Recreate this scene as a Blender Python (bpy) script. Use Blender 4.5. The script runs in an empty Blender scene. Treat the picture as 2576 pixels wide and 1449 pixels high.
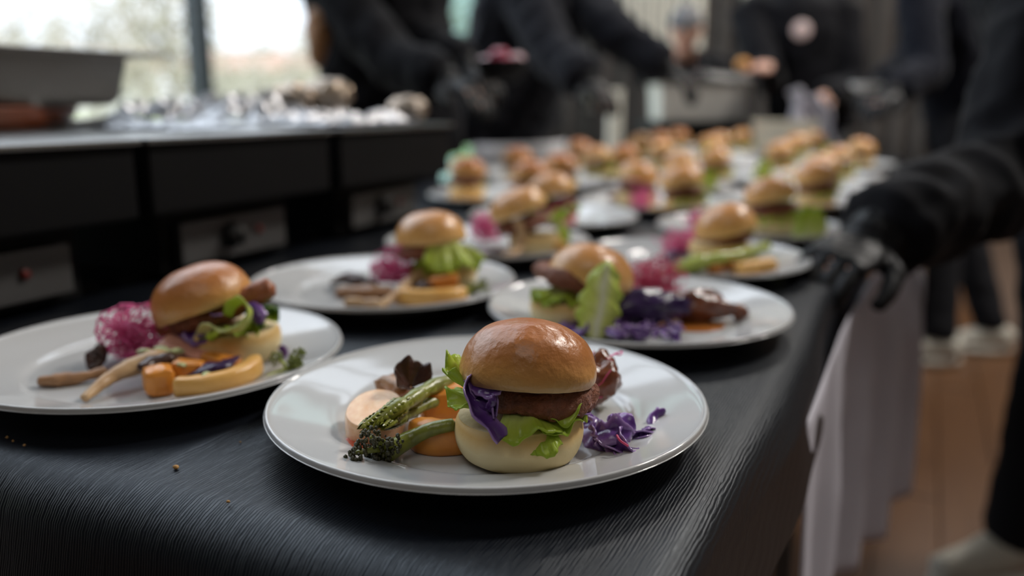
import bpy, bmesh, math, random
from mathutils import Vector, Matrix, Euler, noise
PI = math.pi; rnd = random.Random(7)
S = bpy.context.scene; COL = S.collection

# ---------------------------------------------------------------- camera, sky, exposure
FPX, CX, CY = 2150.0, 1288.0, 724.5
PITCH = math.atan2(CY-250.0, FPX); YAW = math.radians(25.5)
CAM = Vector((0.23856, -0.46371, 0.957))
FW = Vector((-math.sin(YAW)*math.cos(PITCH), math.cos(YAW)*math.cos(PITCH), -math.sin(PITCH)))
RT = Vector((math.cos(YAW), math.sin(YAW), 0)); UP = RT.cross(FW)
cd = bpy.data.cameras.new('camera'); cam = bpy.data.objects.new('camera', cd); COL.objects.link(cam)
cam.location = CAM
cam.rotation_euler = Matrix((RT, UP, -FW)).transposed().to_euler()
cd.sensor_width = 36; cd.lens = 36*FPX/2576; cd.clip_start = .02; cd.clip_end = 300
cd.dof.use_dof = True; cd.dof.focus_distance = .465; cd.dof.aperture_fstop = 2.8
S.camera = cam
S.view_settings.view_transform = 'Standard'; S.view_settings.look = 'None'
S.view_settings.gamma = 1; S.view_settings.use_curve_mapping = False
S.view_settings.exposure = 0.0
W = bpy.data.worlds.new('overcast_sky'); S.world = W; W.use_nodes = True
wn = W.node_tree.nodes; wl = W.node_tree.links
bg = wn['Background']; bg.inputs['Strength'].default_value = 5.6
tc = wn.new('ShaderNodeTexCoord'); sx = wn.new('ShaderNodeSeparateXYZ'); wr = wn.new('ShaderNodeValToRGB')
wl.new(tc.outputs['Generated'], sx.inputs[0]); wl.new(sx.outputs['Z'], wr.inputs[0]); wl.new(wr.outputs[0], bg.inputs[0])
wr.color_ramp.elements[0].position = 0.0; wr.color_ramp.elements[0].color = (.245, .262, .285, 1)
wr.color_ramp.elements[1].position = 1.0; wr.color_ramp.elements[1].color = (.86, .94, 1.06, 1)
# soft daylight from the tall windows: sky portals over the glass (they emit nothing, they aim the sky sampling)
def portal(loc, rot, sx_, sy_):
    l = bpy.data.lights.new('window_portal', 'AREA'); l.shape = 'RECTANGLE'; l.size = sx_; l.size_y = sy_
    l.cycles.is_portal = True
    o = bpy.data.objects.new('window_portal', l); COL.objects.link(o); o.location = loc; o.rotation_euler = rot
WX = -3.2
portal((WX-.06, 3.2, 2.15), (0, -PI/2, 0), 4.2, 7.6)
SKY = (-2.95, -1.75, -.2, 6.7)      # unseen roof light, read off top highlights and sized to brighten the hall
portal(((SKY[0]+SKY[1])/2, (SKY[2]+SKY[3])/2, 4.5), (0, 0, 0), SKY[1]-SKY[0], SKY[3]-SKY[2])
# unseen fill lamps added overhead to brighten the front and the far end
def fill_lamp_light(x, y, e):
    l = bpy.data.lights.new('fill_lamp_light', 'AREA'); l.shape = 'DISK'; l.size = 2.4 if y < 0 else .82; l.energy = e; l.color = (1, .95, .89)
    o = bpy.data.objects.new('fill_lamp_light', l); COL.objects.link(o); o.location = (x, y, 4.28)
for x_, y_, e_ in ((.6, -2.2, 26), (1.9, 2.8, 150), (1.7, 4.6, 120), (-.3, 5.6, 70)): fill_lamp_light(x_, y_, e_)

def ray(px, py): return FW + RT*((px-CX)/FPX) - UP*((py-CY)/FPX)
def onz(px, py, z):
    d = ray(px, py); return CAM + d*((z-CAM.z)/d.z)
def onx(px, py, x):
    d = ray(px, py); return CAM + d*((x-CAM.x)/d.x)
def at(px, py, Z): return CAM + ray(px, py)*Z

# ---------------------------------------------------------------- materials
def C4(c): return (c[0], c[1], c[2], 1)
MATS = {}
def M(name, c, c2=None, rough=.5, scale=30, bump=0, bscale=120, bdist=.001, spec=.5, metal=0, coat=0, detail=4,
      zramp=None, uvramp=None, axis='Y', transl=0, sheen=0, stretch=None, nmix=.5, rough2=None):
    if name in MATS: return MATS[name]
    m = bpy.data.materials.new(name); MATS[name] = m; m.use_nodes = True
    n = m.node_tree.nodes; l = m.node_tree.links; b = n['Principled BSDF']
    b.inputs['Roughness'].default_value = rough; b.inputs['Metallic'].default_value = metal
    b.inputs['Specular IOR Level'].default_value = spec; b.inputs['Coat Weight'].default_value = coat
    b.inputs['Coat Roughness'].default_value = .12
    if sheen: b.inputs['Sheen Weight'].default_value = sheen; b.inputs['Sheen Roughness'].default_value = .4
    t = n.new('ShaderNodeTexCoord'); vec = t.outputs['Object']
    if stretch:
        mp = n.new('ShaderNodeMapping'); mp.inputs['Scale'].default_value = stretch; l.new(vec, mp.inputs[0]); vec = mp.outputs[0]
    nz = n.new('ShaderNodeTexNoise'); nz.inputs['Scale'].default_value = scale; nz.inputs['Detail'].default_value = detail
    l.new(vec, nz.inputs['Vector'])
    cr = n.new('ShaderNodeValToRGB'); l.new(nz.outputs['Fac'], cr.inputs[0])
    cr.color_ramp.elements[0].position = .35; cr.color_ramp.elements[1].position = 1.05
    cr.color_ramp.elements[0].color = C4(c); cr.color_ramp.elements[1].color = C4(c2 or c)
    col = cr.outputs[0]
    if zramp or uvramp:
        s = n.new('ShaderNodeSeparateXYZ'); rr = n.new('ShaderNodeValToRGB')
        if uvramp:
            l.new(t.outputs['UV'], s.inputs[0]); src = s.outputs[axis]; rp = uvramp
        else:
            l.new(t.outputs['Object'], s.inputs[0]); src = s.outputs['Z']; rp = zramp
            lo, hi = rp[0][0], rp[-1][0]
            mr = n.new('ShaderNodeMapRange'); mr.inputs['From Min'].default_value = lo; mr.inputs['From Max'].default_value = hi
            l.new(src, mr.inputs[0]); src = mr.outputs[0]; rp = [((z-lo)/(hi-lo), cc) for z, cc in rp]
        ad = n.new('ShaderNodeMath'); ad.operation = 'MULTIPLY_ADD'; l.new(nz.outputs['Fac'], ad.inputs[0]); ad.inputs[1].default_value = .30
        l.new(src, ad.inputs[2]); sb = n.new('ShaderNodeMath'); sb.operation = 'SUBTRACT'; l.new(ad.outputs[0], sb.inputs[0]); sb.inputs[1].default_value = .15
        l.new(sb.outputs[0], rr.inputs[0])
        el = rr.color_ramp.elements
        while len(el) < len(rp): el.new(.5)
        for e, (p_, cc) in zip(el, rp): e.position = p_; e.color = C4(cc)
        if c2:
            mx = n.new('ShaderNodeMix'); mx.data_type = 'RGBA'; mx.blend_type = 'MULTIPLY'; mx.inputs[0].default_value = nmix
            l.new(rr.outputs[0], mx.inputs[6]); l.new(col, mx.inputs[7]); col = mx.outputs[2]
        else: col = rr.outputs[0]
    l.new(col, b.inputs['Base Color'])
    if rough2 is not None:
        mr2 = n.new('ShaderNodeMapRange'); mr2.inputs['From Min'].default_value = .35; mr2.inputs['From Max'].default_value = .65
        mr2.inputs['To Min'].default_value = rough; mr2.inputs['To Max'].default_value = rough2
        l.new(nz.outputs['Fac'], mr2.inputs[0]); l.new(mr2.outputs[0], b.inputs['Roughness'])
    if bump:
        n2 = n.new('ShaderNodeTexNoise'); n2.inputs['Scale'].default_value = bscale; n2.inputs['Detail'].default_value = 5
        l.new(vec, n2.inputs['Vector'])
        bp = n.new('ShaderNodeBump'); bp.inputs['Strength'].default_value = bump; bp.inputs['Distance'].default_value = bdist
        l.new(n2.outputs['Fac'], bp.inputs['Height']); l.new(bp.outputs[0], b.inputs['Normal'])
    if transl:
        tr = n.new('ShaderNodeBsdfTranslucent'); l.new(col, tr.inputs[0]); ms = n.new('ShaderNodeMixShader'); ms.inputs[0].default_value = transl
        l.new(b.outputs[0], ms.inputs[1]); l.new(tr.outputs[0], ms.inputs[2]); l.new(ms.outputs[0], n['Material Output'].inputs[0])
    return m
porcelain = M('white_porcelain', (.53, .535, .54), rough=.09, spec=.5)
crust = M('baked_bun_crust', (.80, .72, .66), (1, 1, 1), rough=.27, rough2=.42, scale=48, bump=.7, bscale=130, bdist=.0018, spec=.45, coat=.12,
          zramp=[(-.002, (.80, .54, .22)), (.008, (.68, .34, .095)), (.019, (.53, .205, .052)), (.034, (.46, .155, .042))])
crust_pale = M('golden_bun_crust', (.85, .8, .75), (1, 1, 1), rough=.28, rough2=.42, scale=48, bump=.4, bscale=150, bdist=.0013, spec=.5, coat=.25,
          zramp=[(-.002, (.86, .60, .26)), (.008, (.80, .46, .15)), (.020, (.68, .33, .095)), (.034, (.62, .265, .078))])
bunbase = M('pale_bun_base', (.93, .92, .9), (1, 1, 1), rough=.55, scale=60, bump=.25, bscale=260, bdist=.0008,
          zramp=[(.0, (.50, .33, .12)), (.004, (.76, .62, .33)), (.014, (.80, .65, .35)), (.0225, (.70, .44, .15)), (.0265, (.74, .52, .22))])
crumb = M('bun_crumb', (.72, .58, .36), (.62, .46, .24), rough=.8, scale=300, bump=.5, bscale=500)
patty_m = M('browned_patty', (.27, .085, .036), (.085, .026, .013), rough=.48, scale=170, bump=1, bscale=420, bdist=.003, spec=.4)
lettuce_m = M('lettuce_leaf', (.85, .9, .7), (1, 1, 1), rough=.32, scale=70, bump=.6, bscale=170, bdist=.0012, transl=.3,
          uvramp=[(0, (.80, .82, .54)), (.35, (.72, .77, .30)), (.75, (.58, .68, .095)), (1, (.44, .58, .045))])
romaine_m = M('romaine_leaf', (.9, .93, .8), (1, 1, 1), rough=.34, scale=60, bump=.8, bscale=120, bdist=.002, transl=.25, axis='X',
          uvramp=[(0, (.52, .62, .08)), (.28, (.72, .78, .20)), (.42, (.82, .84, .46)), (.5, (.90, .90, .76)), (.58, (.82, .84, .46)), (.72, (.72, .78, .20)), (1, (.52, .62, .08))])
dark_lettuce = M('dark_lettuce_leaf', (.07, .16, .015), (.16, .30, .03), rough=.35, scale=60, bump=.6, bscale=170, transl=.2)
cabbage_m = M('red_cabbage', (.8, .75, .85), (1, 1, 1), rough=.22, scale=90, bump=.3, bscale=220, axis='X', spec=.6,
          uvramp=[(0, (.36, .22, .48)), (.18, (.150, .060, .27)), (.5, (.085, .030, .170)), (.82, (.150, .060, .27)), (1, (.32, .20, .44))])
cabbage_dark = M('dark_red_cabbage', (.028, .012, .060), (.065, .028, .13), rough=.2, scale=90, bump=.4, bscale=220, spec=.6)
sprout_m = M('pink_beet_sprout', (.86, .10, .36), (.90, .36, .58), rough=.35, scale=60, transl=.2)
sprout_red = M('crimson_beet_sprout', (.66, .045, .16), (.78, .16, .30), rough=.35, scale=60, transl=.2)
sprout_leaf = M('sprout_seed_leaf', (.16, .012, .03), (.25, .03, .06), rough=.4)
asp_m = M('roasted_asparagus', (.24, .26, .035), (.085, .085, .012), rough=.28, scale=160, bump=.6, bscale=260, spec=.6, stretch=(1, 1, .4))
asp_bright = M('green_asparagus', (.40, .46, .08), (.24, .30, .03), rough=.3, scale=80, bump=.4, spec=.6)
floret_m = M('charred_floret', (.060, .056, .018), (.014, .012, .006), rough=.35, scale=400, bump=.8, bscale=700, spec=.5)
floret_green = M('green_floret', (.20, .24, .035), (.08, .10, .015), rough=.4, scale=300, bump=.8, bscale=600)
potato_m = M('roast_sweet_potato', (.88, .58, .34), (.66, .26, .08), rough=.34, scale=140, bump=.4, bscale=350, spec=.5)
squash_m = M('roast_squash', (.70, .27, .040), (.52, .155, .022), rough=.3, scale=60, bump=.4, bscale=200, spec=.5)
squash_pale = M('pale_squash', (.78, .45, .13), (.64, .29, .06), rough=.32, scale=60, bump=.4, bscale=200, spec=.5)
tomato_m = M('tomato_skin', (.42, .05, .02), (.50, .10, .03), rough=.25, scale=40)
mush_m = M('roast_mushroom', (.42, .22, .10), (.17, .07, .03), rough=.38, scale=60, bump=.6, bscale=200)
mush_dark = M('charred_mushroom', (.07, .03, .02), (.022, .010, .009), rough=.34, scale=90, bump=.8, bscale=200, spec=.5)
mush_tan = M('tan_mushroom', (.58, .38, .20), (.38, .20, .09), rough=.4, scale=60, bump=.5, bscale=200)
meat_m = M('glazed_meat', (.20, .060, .024), (.080, .022, .012), rough=.18, scale=70, bump=.8, bscale=140, bdist=.002, coat=.5)
ham_m = M('pink_roast_meat', (.66, .32, .24), (.54, .21, .15), rough=.35, scale=80, bump=.5)
bacon_m = M('fried_chicken_strip', (.34, .10, .03), (.20, .05, .018), rough=.35, scale=120, bump=.9, bscale=200, bdist=.002)
sauce_m = M('orange_sauce', (.45, .16, .03), (.36, .10, .02), rough=.15, scale=40)
feta_m = M('pumpkin_seed', (.42, .46, .20), (.62, .62, .45), rough=.4, scale=200)
crumb_tan = M('toast_crumb', (.45, .24, .07), rough=.7)
steel = M('brushed_steel', (.20, .195, .185), (.14, .137, .13), rough=.28, metal=1, scale=40, stretch=(1, 8, 60), rough2=.4)
steel_dull = M('dull_steel', (.20, .195, .19), (.15, .145, .14), rough=.45, metal=.8, scale=20)
foil = M('crumpled_foil', (.34, .34, .35), rough=.32, metal=1, bump=.6, bscale=60, bdist=.004)
black_metal = M('black_enamel', (.0024, .0024, .0028), (.0034, .0034, .0039), rough=.6, scale=10, spec=.14)
black_shade = M('matt_black_metal', (.004, .004, .004), rough=.7, spec=.2)
panel_m = M('grey_panel', (.10, .098, .098), (.075, .073, .07), rough=.45, metal=.3, scale=12)
red_lamp = M('red_indicator', (.16, .012, .008), rough=.3)
knob_m = M('knob_plastic', (.01, .01, .01), rough=.35)
reflect_brown = M('red_brown_reflection', (.22, .055, .018), (.15, .035, .012), rough=.4, scale=20)  # red-brown reflection at the pan base, put into a plain colour
wood_pale = M('pale_wood_edge', (.45, .24, .10), rough=.5)
sweat = M('black_sweatshirt', (.0050, .0050, .0070), (.0030, .0030, .0045), rough=.85, scale=14, bump=.35, bscale=500, bdist=.0006, sheen=.05, spec=.12)
navy = M('navy_sweatshirt', (.0055, .0065, .0120), (.004, .005, .009), rough=.9, scale=14, bump=.3, bscale=400, sheen=.06, spec=.12)
slate = M('slate_hoodie', (.0120, .0124, .0165), (.008, .0083, .0118), rough=.9, scale=10, bump=.3, bscale=400, sheen=.06, spec=.12)
trouser = M('dark_trousers', (.004, .004, .006), (.006, .006, .008), rough=.9, scale=20, spec=.2)
jeans = M('blue_jeans', (.07, .11, .17), (.10, .15, .22), rough=.9, scale=60, spec=.2)
apron_m = M('grey_apron_cloth', (.55, .55, .57), (.48, .48, .51), rough=.9, scale=12, spec=.2)
glove_m = M('black_nitrile', (.005, .005, .006), (.007, .007, .0085), rough=.45, scale=40, bump=.4, bscale=120, bdist=.002, spec=.2)
skin = M('skin', (.58, .32, .23), (.52, .26, .18), rough=.5, scale=18, bump=.2, bscale=300)
hair_m = M('auburn_hair', (.40, .19, .07), (.26, .11, .04), rough=.45, scale=30, stretch=(6, 6, .6), bump=.6)
hair_dark = M('dark_hair', (.03, .018, .012), (.015, .01, .008), rough=.5, scale=30)
cap_m = M('grey_cap', (.14, .14, .15), rough=.9)
lip_m = M('lips', (.36, .11, .09), rough=.5); eye_m = M('eye', (.03, .02, .015), rough=.2); white_m = M('eye_white', (.7, .68, .65), rough=.3)
badge_m = M('pale_pink_badge', (.72, .60, .58), (.66, .40, .40), rough=.5, scale=8)
shoe_m = M('cream_trainer', (.46, .44, .38), (.36, .34, .29), rough=.7, scale=30)
sole_m = M('trainer_sole', (.55, .53, .47), rough=.7)
white_cloth = M('white_linen', (.66, .64, .72), (.58, .56, .63), rough=.85, scale=10, bump=.3, bscale=300, transl=.15)
cream_m = M('cream_paint', (.80, .77, .66), (.74, .71, .60), rough=.6, scale=6)
curtain_m = M('grey_brown_curtain', (.075, .068, .064), (.05, .045, .042), rough=.95, scale=6, spec=.1)
frame_m = M('blue_black_frame', (.012, .022, .028), rough=.4)
frame_green = M('green_frame', (.06, .20, .17), rough=.4)
wall_m = M('dark_wall', (.16, .15, .145), (.13, .125, .12), rough=.9, scale=2, spec=.2)
ceil_m = M('grey_ceiling', (.42, .41, .39), rough=.95, scale=2, spec=.2)
plank_m = M('brown_oak_plank', (.085, .035, .010), (.055, .021, .006), rough=.38, scale=3, stretch=(14, 1.2, 1), bump=.2, bscale=40)
subfloor_m = M('subfloor', (.05, .025, .012), rough=.8)
grass_m = M('spring_grass', (.29, .33, .14), (.34, .35, .19), rough=.95, scale=.6)
paving_m = M('pale_paving', (.50, .49, .46), (.45, .44, .41), rough=.9, scale=3)
twig_m = M('haze_paled_twigs', (.46, .41, .34), (.36, .32, .26), rough=.95, scale=2)  # haze and overexposure put into the pale twig colour
bark_m = M('haze_paled_bark', (.26, .23, .19), rough=.95, scale=8)  # bark lightened for the same haze
house_m = M('pale_render', (.55, .52, .48), rough=.9, scale=1)
roof_m = M('clay_roof', (.40, .24, .18), rough=.9, scale=3)

def glass_mat(name, tint):
    m = bpy.data.materials.new(name); m.use_nodes = True; n = m.node_tree.nodes; l = m.node_tree.links
    n.remove(n['Principled BSDF'])
    t = n.new('ShaderNodeBsdfTransparent'); t.inputs[0].default_value = C4(tint)
    g = n.new('ShaderNodeBsdfGlossy'); g.inputs['Roughness'].default_value = .02
    f = n.new('ShaderNodeLayerWeight'); f.inputs['Blend'].default_value = .5; x = n.new('ShaderNodeMixShader')
    pw = n.new('ShaderNodeMath'); pw.operation = 'POWER'; pw.inputs[1].default_value = 5; l.new(f.outputs['Facing'], pw.inputs[0])
    ma = n.new('ShaderNodeMath'); ma.operation = 'MULTIPLY_ADD'; ma.inputs[1].default_value = .9; ma.inputs[2].default_value = .04; l.new(pw.outputs[0], ma.inputs[0])
    l.new(ma.outputs[0], x.inputs[0]); l.new(t.outputs[0], x.inputs[1]); l.new(g.outputs[0], x.inputs[2]); l.new(x.outputs[0], n['Material Output'].inputs[0])
    return m
glass_clear = glass_mat('clear_pane', (.97, .98, .98)); glass_mint = glass_mat('mint_pane', (.56, .68, .64))

def cloth_material():
    m = bpy.data.materials.new('black_crinkled_tablecloth'); m.use_nodes = True; n = m.node_tree.nodes; l = m.node_tree.links; b = n['Principled BSDF']
    b.inputs['Base Color'].default_value = (.0036, .0046, .0074, 1); b.inputs['Roughness'].default_value = .40; b.inputs['Specular IOR Level'].default_value = .34; b.inputs['Specular Tint'].default_value = (.82, .91, 1, 1)
    t = n.new('ShaderNodeTexCoord'); w = n.new('ShaderNodeTexWave'); w.bands_direction = 'X'
    mp = n.new('ShaderNodeMapping'); mp.inputs['Scale'].default_value = (1, .16, .16); l.new(t.outputs['Object'], mp.inputs[0])
    l.new(mp.outputs[0], w.inputs['Vector']); w.inputs['Scale'].default_value = 165; w.inputs['Distortion'].default_value = 6
    w.inputs['Detail'].default_value = 3; w.inputs['Detail Scale'].default_value = 1.2; w.inputs['Detail Roughness'].default_value = .6
    n2 = n.new('ShaderNodeTexNoise'); n2.inputs['Scale'].default_value = 900; l.new(t.outputs['Object'], n2.inputs[0])
    a = n.new('ShaderNodeMath'); a.operation = 'MULTIPLY_ADD'; l.new(n2.outputs[0], a.inputs[0]); a.inputs[1].default_value = .5; l.new(w.outputs['Fac'], a.inputs[2])
    bp = n.new('ShaderNodeBump'); bp.inputs['Strength'].default_value = .42; bp.inputs['Distance'].default_value = .0005
    l.new(a.outputs[0], bp.inputs['Height']); l.new(bp.outputs[0], b.inputs['Normal'])
    return m
cloth_m = cloth_material()

# ---------------------------------------------------------------- building helpers
def tag(o, label=None, cat=None, group=None, kind=None):
    if label: o['label'] = label
    if cat: o['category'] = cat
    if group: o['group'] = group
    if kind: o['kind'] = kind
    return o
def thing(name, label, cat, loc=(0, 0, 0), rz=0, group=None):
    o = bpy.data.objects.new(name, None); COL.objects.link(o); o.empty_display_size = .02
    o.location = loc; o.rotation_euler = (0, 0, rz); return tag(o, label, cat, group)
def obj(name, mesh, mats, parent=None, loc=(0, 0, 0), rot=(0, 0, 0), smooth=True, label=None):
    if isinstance(mesh, bmesh.types.BMesh):
        bm = mesh; mesh = bpy.data.meshes.new(name); bm.to_mesh(mesh); bm.free()
    if not isinstance(mats, (list, tuple)): mats = [mats]
    if not len(mesh.materials):
        for m in mats: mesh.materials.append(m)
    if smooth:
        for p in mesh.polygons: p.use_smooth = True
    o = bpy.data.objects.new(name, mesh); COL.objects.link(o); o.location = loc; o.rotation_euler = rot
    if parent: o.parent = parent
    if label: o['label'] = label
    return o
def dup(root, loc, rot=None, label=None, group=None, scale=None):
    r = root.copy(); COL.objects.link(r); r.location = loc
    if rot is not None: r.rotation_euler = rot
    if scale: r.scale = (scale,)*3
    if label: r['label'] = label
    if group: r['group'] = group
    for ch in list(root.children):
        c = ch.copy(); COL.objects.link(c); c.parent = r
        for g in list(ch.children):
            d = g.copy(); COL.objects.link(d); d.parent = c
    return r
def nz(v, f=1.0, seed=0): return noise.noise(Vector((v[0]*f+seed*7.3, v[1]*f-seed*3.1, v[2]*f+seed*1.7)))
def displace(bm, amp, freq, seed=0, amp2=0, freq2=0, axis=None):
    bm.normal_update()
    for v in bm.verts:
        d = amp*nz(v.co, freq, seed)+(amp2*nz(v.co, freq2, seed+5) if amp2 else 0)
        v.co = v.co + (v.normal if axis is None else axis)*d
def lathe(profile, n=48, seed=0):
    bm = bmesh.new(); rings = []
    for r, z in profile:
        if r < 1e-6: rings.append([bm.verts.new((0, 0, z))])
        else: rings.append([bm.verts.new((r*math.cos(2*PI*i/n), r*math.sin(2*PI*i/n), z)) for i in range(n)])
    for a, b in zip(rings, rings[1:]):
        for i in range(n):
            j = (i+1) % n
            if len(a) == 1 and len(b) == 1: continue
            if len(a) == 1: bm.faces.new((a[0], b[j], b[i]))
            elif len(b) == 1: bm.faces.new((a[i], a[j], b[0]))
            else: bm.faces.new((a[i], a[j], b[j], b[i]))
    bmesh.ops.recalc_face_normals(bm, faces=bm.faces)
    return bm
def smooth_profile(pts, k=6):
    out = []
    for i in range(len(pts)-1):
        p0 = pts[max(i-1, 0)]; p1 = pts[i]; p2 = pts[i+1]; p3 = pts[min(i+2, len(pts)-1)]
        for t in range(k):
            u = t/k
            out.append(tuple(.5*((2*p1[c])+(-p0[c]+p2[c])*u+(2*p0[c]-5*p1[c]+4*p2[c]-p3[c])*u*u+(-p0[c]+3*p1[c]-3*p2[c]+p3[c])*u**3) for c in range(len(p1))))
    out.append(tuple(pts[-1])); return out
def catmull(pts, k=8): return [Vector(p) for p in smooth_profile([tuple(p) for p in pts], k)]
def frames(path):
    out = []; up = Vector((0, 0, 1))
    t0 = (path[1]-path[0]).normalized()
    if abs(t0.dot(up)) > .95: up = Vector((1, 0, 0))
    u = (up - t0*up.dot(t0)).normalized()
    for i, p in enumerate(path):
        t = (path[min(i+1, len(path)-1)]-path[max(i-1, 0)])
        t = t.normalized() if t.length > 1e-9 else t0
        u = (u - t*u.dot(t)); u = u.normalized() if u.length > 1e-6 else Vector((1, 0, 0))
        out.append((t, u, t.cross(u))); t0 = t
    return out
def add_tube(bm, path, radii, n=8, flat=1.0, cap=True, wob=0, seed=0):
    path = [Vector(p) for p in path]; fr = frames(path); rings = []
    if not hasattr(radii, '__len__'): radii = [radii]*len(path)
    if len(radii) != len(path):
        k = len(radii)-1; radii = [radii[min(int(i/(len(path)-1)*k), k-1)]*(1-((i/(len(path)-1)*k) % 1 if i < len(path)-1 else 1))+radii[min(int(i/(len(path)-1)*k)+1, k)]*((i/(len(path)-1)*k) % 1 if i < len(path)-1 else 1) for i in range(len(path))]
    for p, (t, u, v), r in zip(path, fr, radii):
        ring = []
        for i in range(n):
            a = 2*PI*i/n; d = u*math.cos(a)*flat+v*math.sin(a)
            q = p+d*r
            if wob: q = q + d*(wob*nz(q, 120, seed))
            ring.append(bm.verts.new(q))
        rings.append(ring)
    for a, b in zip(rings, rings[1:]):
        for i in range(n): bm.faces.new((a[i], a[(i+1) % n], b[(i+1) % n], b[i]))
    if cap:
        for ring, p, (t, u, v), r, s in ((rings[0], path[0], fr[0], radii[0], -1), (rings[-1], path[-1], fr[-1], radii[-1], 1)):
            c = bm.verts.new(p+t*(r*.6*s))
            for i in range(n):
                bm.faces.new((ring[i], ring[(i+1) % n], c) if s > 0 else (ring[(i+1) % n], ring[i], c))
    return bm
def tube(path, radii, n=8, **k): return add_tube(bmesh.new(), path, radii, n, **k)
def add_box(bm, c, s, rz=0, bev=0, rot=None):
    r = bmesh.ops.create_cube(bm, size=1); vs = r['verts']
    mt = Matrix.Translation(c) @ (rot.to_matrix().to_4x4() if rot else Matrix.Rotation(rz, 4, 'Z')) @ Matrix.Diagonal((s[0], s[1], s[2], 1))
    bmesh.ops.transform(bm, matrix=mt, verts=vs)
    if bev:
        ed = list({e for v in vs for e in v.link_edges})
        bmesh.ops.bevel(bm, geom=ed, offset=bev, segments=2, affect='EDGES', profile=.6)
    return bm
def box(c, s, **k): return add_box(bmesh.new(), Vector(c), s, **k)
def add_ball(bm, c, r, sub=1, sc=(1, 1, 1)):
    q = bmesh.ops.create_icosphere(bm, subdivisions=sub, radius=1)
    bmesh.ops.transform(bm, matrix=Matrix.Translation(c) @ Matrix.Diagonal((r*sc[0], r*sc[1], r*sc[2], 1)), verts=q['verts']); return bm
def blob(rx, ry, rz, seed=0, amp=.15, freq=1.2, sub=4, amp2=.05, freq2=4):
    bm = bmesh.new(); bmesh.ops.create_icosphere(bm, subdivisions=sub, radius=1)
    for v in bm.verts:
        d = 1+amp*nz(v.co, freq, seed)*2+amp2*nz(v.co, freq2, seed+9)*2
        v.co = Vector((v.co.x*rx*d, v.co.y*ry*d, v.co.z*rz*d))
    zmin = min(v.co.z for v in bm.verts)
    for v in bm.verts: v.co.z -= zmin
    return bm
def sheet(fn, nu, nv, thick=0.0, closed_u=False):
    """surface grid fn(u,v)->Vector, u,v in 0..1, with a UV map; thick gives it a back side"""
    bm = bmesh.new(); uvl = bm.loops.layers.uv.new('UVMap'); g = []
    for i in range(nu+1): g.append([bm.verts.new(fn(i/nu, j/nv)) for j in range(nv+1)])
    for i in range(nu):
        for j in range(nv):
            f = bm.faces.new((g[i][j], g[i+1][j], g[i+1][j+1], g[i][j+1]))
            for lp, (a, b) in zip(f.loops, ((i, j), (i+1, j), (i+1, j+1), (i, j+1))): lp[uvl].uv = (a/nu, b/nv)
    bm.normal_update()
    if thick:
        h = [[bm.verts.new(v.co-v.normal*thick) for v in row] for row in g]
        def q(vs, uvs):
            f = bm.faces.new(vs)
            for lp, (a, b) in zip(f.loops, uvs): lp[uvl].uv = (a/nu, b/nv)
        for i in range(nu):
            for j in range(nv): q((h[i][j], h[i][j+1], h[i+1][j+1], h[i+1][j]), ((i, j), (i, j+1), (i+1, j+1), (i+1, j)))
            q((g[i+1][0], g[i][0], h[i][0], h[i+1][0]), ((i+1, 0), (i, 0), (i, 0), (i+1, 0)))
            q((g[i][nv], g[i+1][nv], h[i+1][nv], h[i][nv]), ((i, nv), (i+1, nv), (i+1, nv), (i, nv)))
        for j in range(nv):
            q((g[0][j], g[0][j+1], h[0][j+1], h[0][j]), ((0, j), (0, j+1), (0, j+1), (0, j)))
            q((g[nu][j+1], g[nu][j], h[nu][j], h[nu][j+1]), ((nu, j+1), (nu, j), (nu, j), (nu, j+1)))
    return bm
def rigid(bm, m): bmesh.ops.transform(bm, matrix=m, verts=bm.verts); return bm

# ---------------------------------------------------------------- the room
TOP = .75
def struct(name, bm, mats, parent=None, smooth=False, **k):
    o = obj(name, bm, mats, parent, smooth=smooth, **k)
    if not parent: o['kind'] = 'structure'
    return o
RX0, RX1, RY0, RY1, RH = WX, 3.6, -3.8, 7.0, 4.3
floor = struct('floor', box(((RX0+RX1)/2, (RY0+RY1)/2, -.06), (RX1-RX0, RY1-RY0, .08)), subfloor_m)
plank_mesh = None
for i in range(22):
    for j in range(3):
        x = .02+i*.132; y0 = -.9+j*1.9-(i*.73 % 1.9)*.8
        if plank_mesh is None:
            b_ = box((0, 0, 0), (.129, 1.892, .02), bev=.0015); plank_mesh = bpy.data.meshes.new('plank'); b_.to_mesh(plank_mesh); b_.free(); plank_mesh.materials.append(plank_m)
        o = obj('plank', plank_mesh, plank_m, floor, (x, y0+.95, -.01), smooth=False)
# the rest of the boards, out of sight under and beyond the table
bm = bmesh.new()
for i in range(24):
    add_box(bm, Vector((-.115-i*.132, 1.6, -.01)), (.129, 10.6, .02))
o = obj('plank', bm, plank_m, floor, smooth=False); o['kind'] = 'stuff'
bm = bmesh.new(); k0, k1, k2, k3 = SKY
for x0, x1, y0, y1 in ((RX0, k0, RY0, RY1), (k1, RX1, RY0, RY1), (k0, k1, RY0, k2), (k0, k1, k3, RY1)): add_box(bm, Vector(((x0+x1)/2, (y0+y1)/2, RH+.06)), (x1-x0, y1-y0, .12))
struct('ceiling', bm, ceil_m)
w_ = struct('window_4', box(((k0+k1)/2, k2+.02, RH+.06), (k1-k0, .04, .13)), frame_m)
for k in range(7): obj('glazing_bar', box(((k0+k1)/2, k2+(k3-k2)*k/6, RH+.08), (k1-k0, .05, .06)), frame_m, w_, smooth=False)
for k in range(6): obj('pane', box(((k0+k1)/2, k2+(k3-k2)*(k+.5)/6, RH+.10), (k1-k0, (k3-k2)/6-.05, .008)), glass_clear, w_, smooth=False)
struct('wall_right', box((RX1+.05, (RY0+RY1)/2, RH/2), (.1, RY1-RY0, RH)), wall_m)
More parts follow.
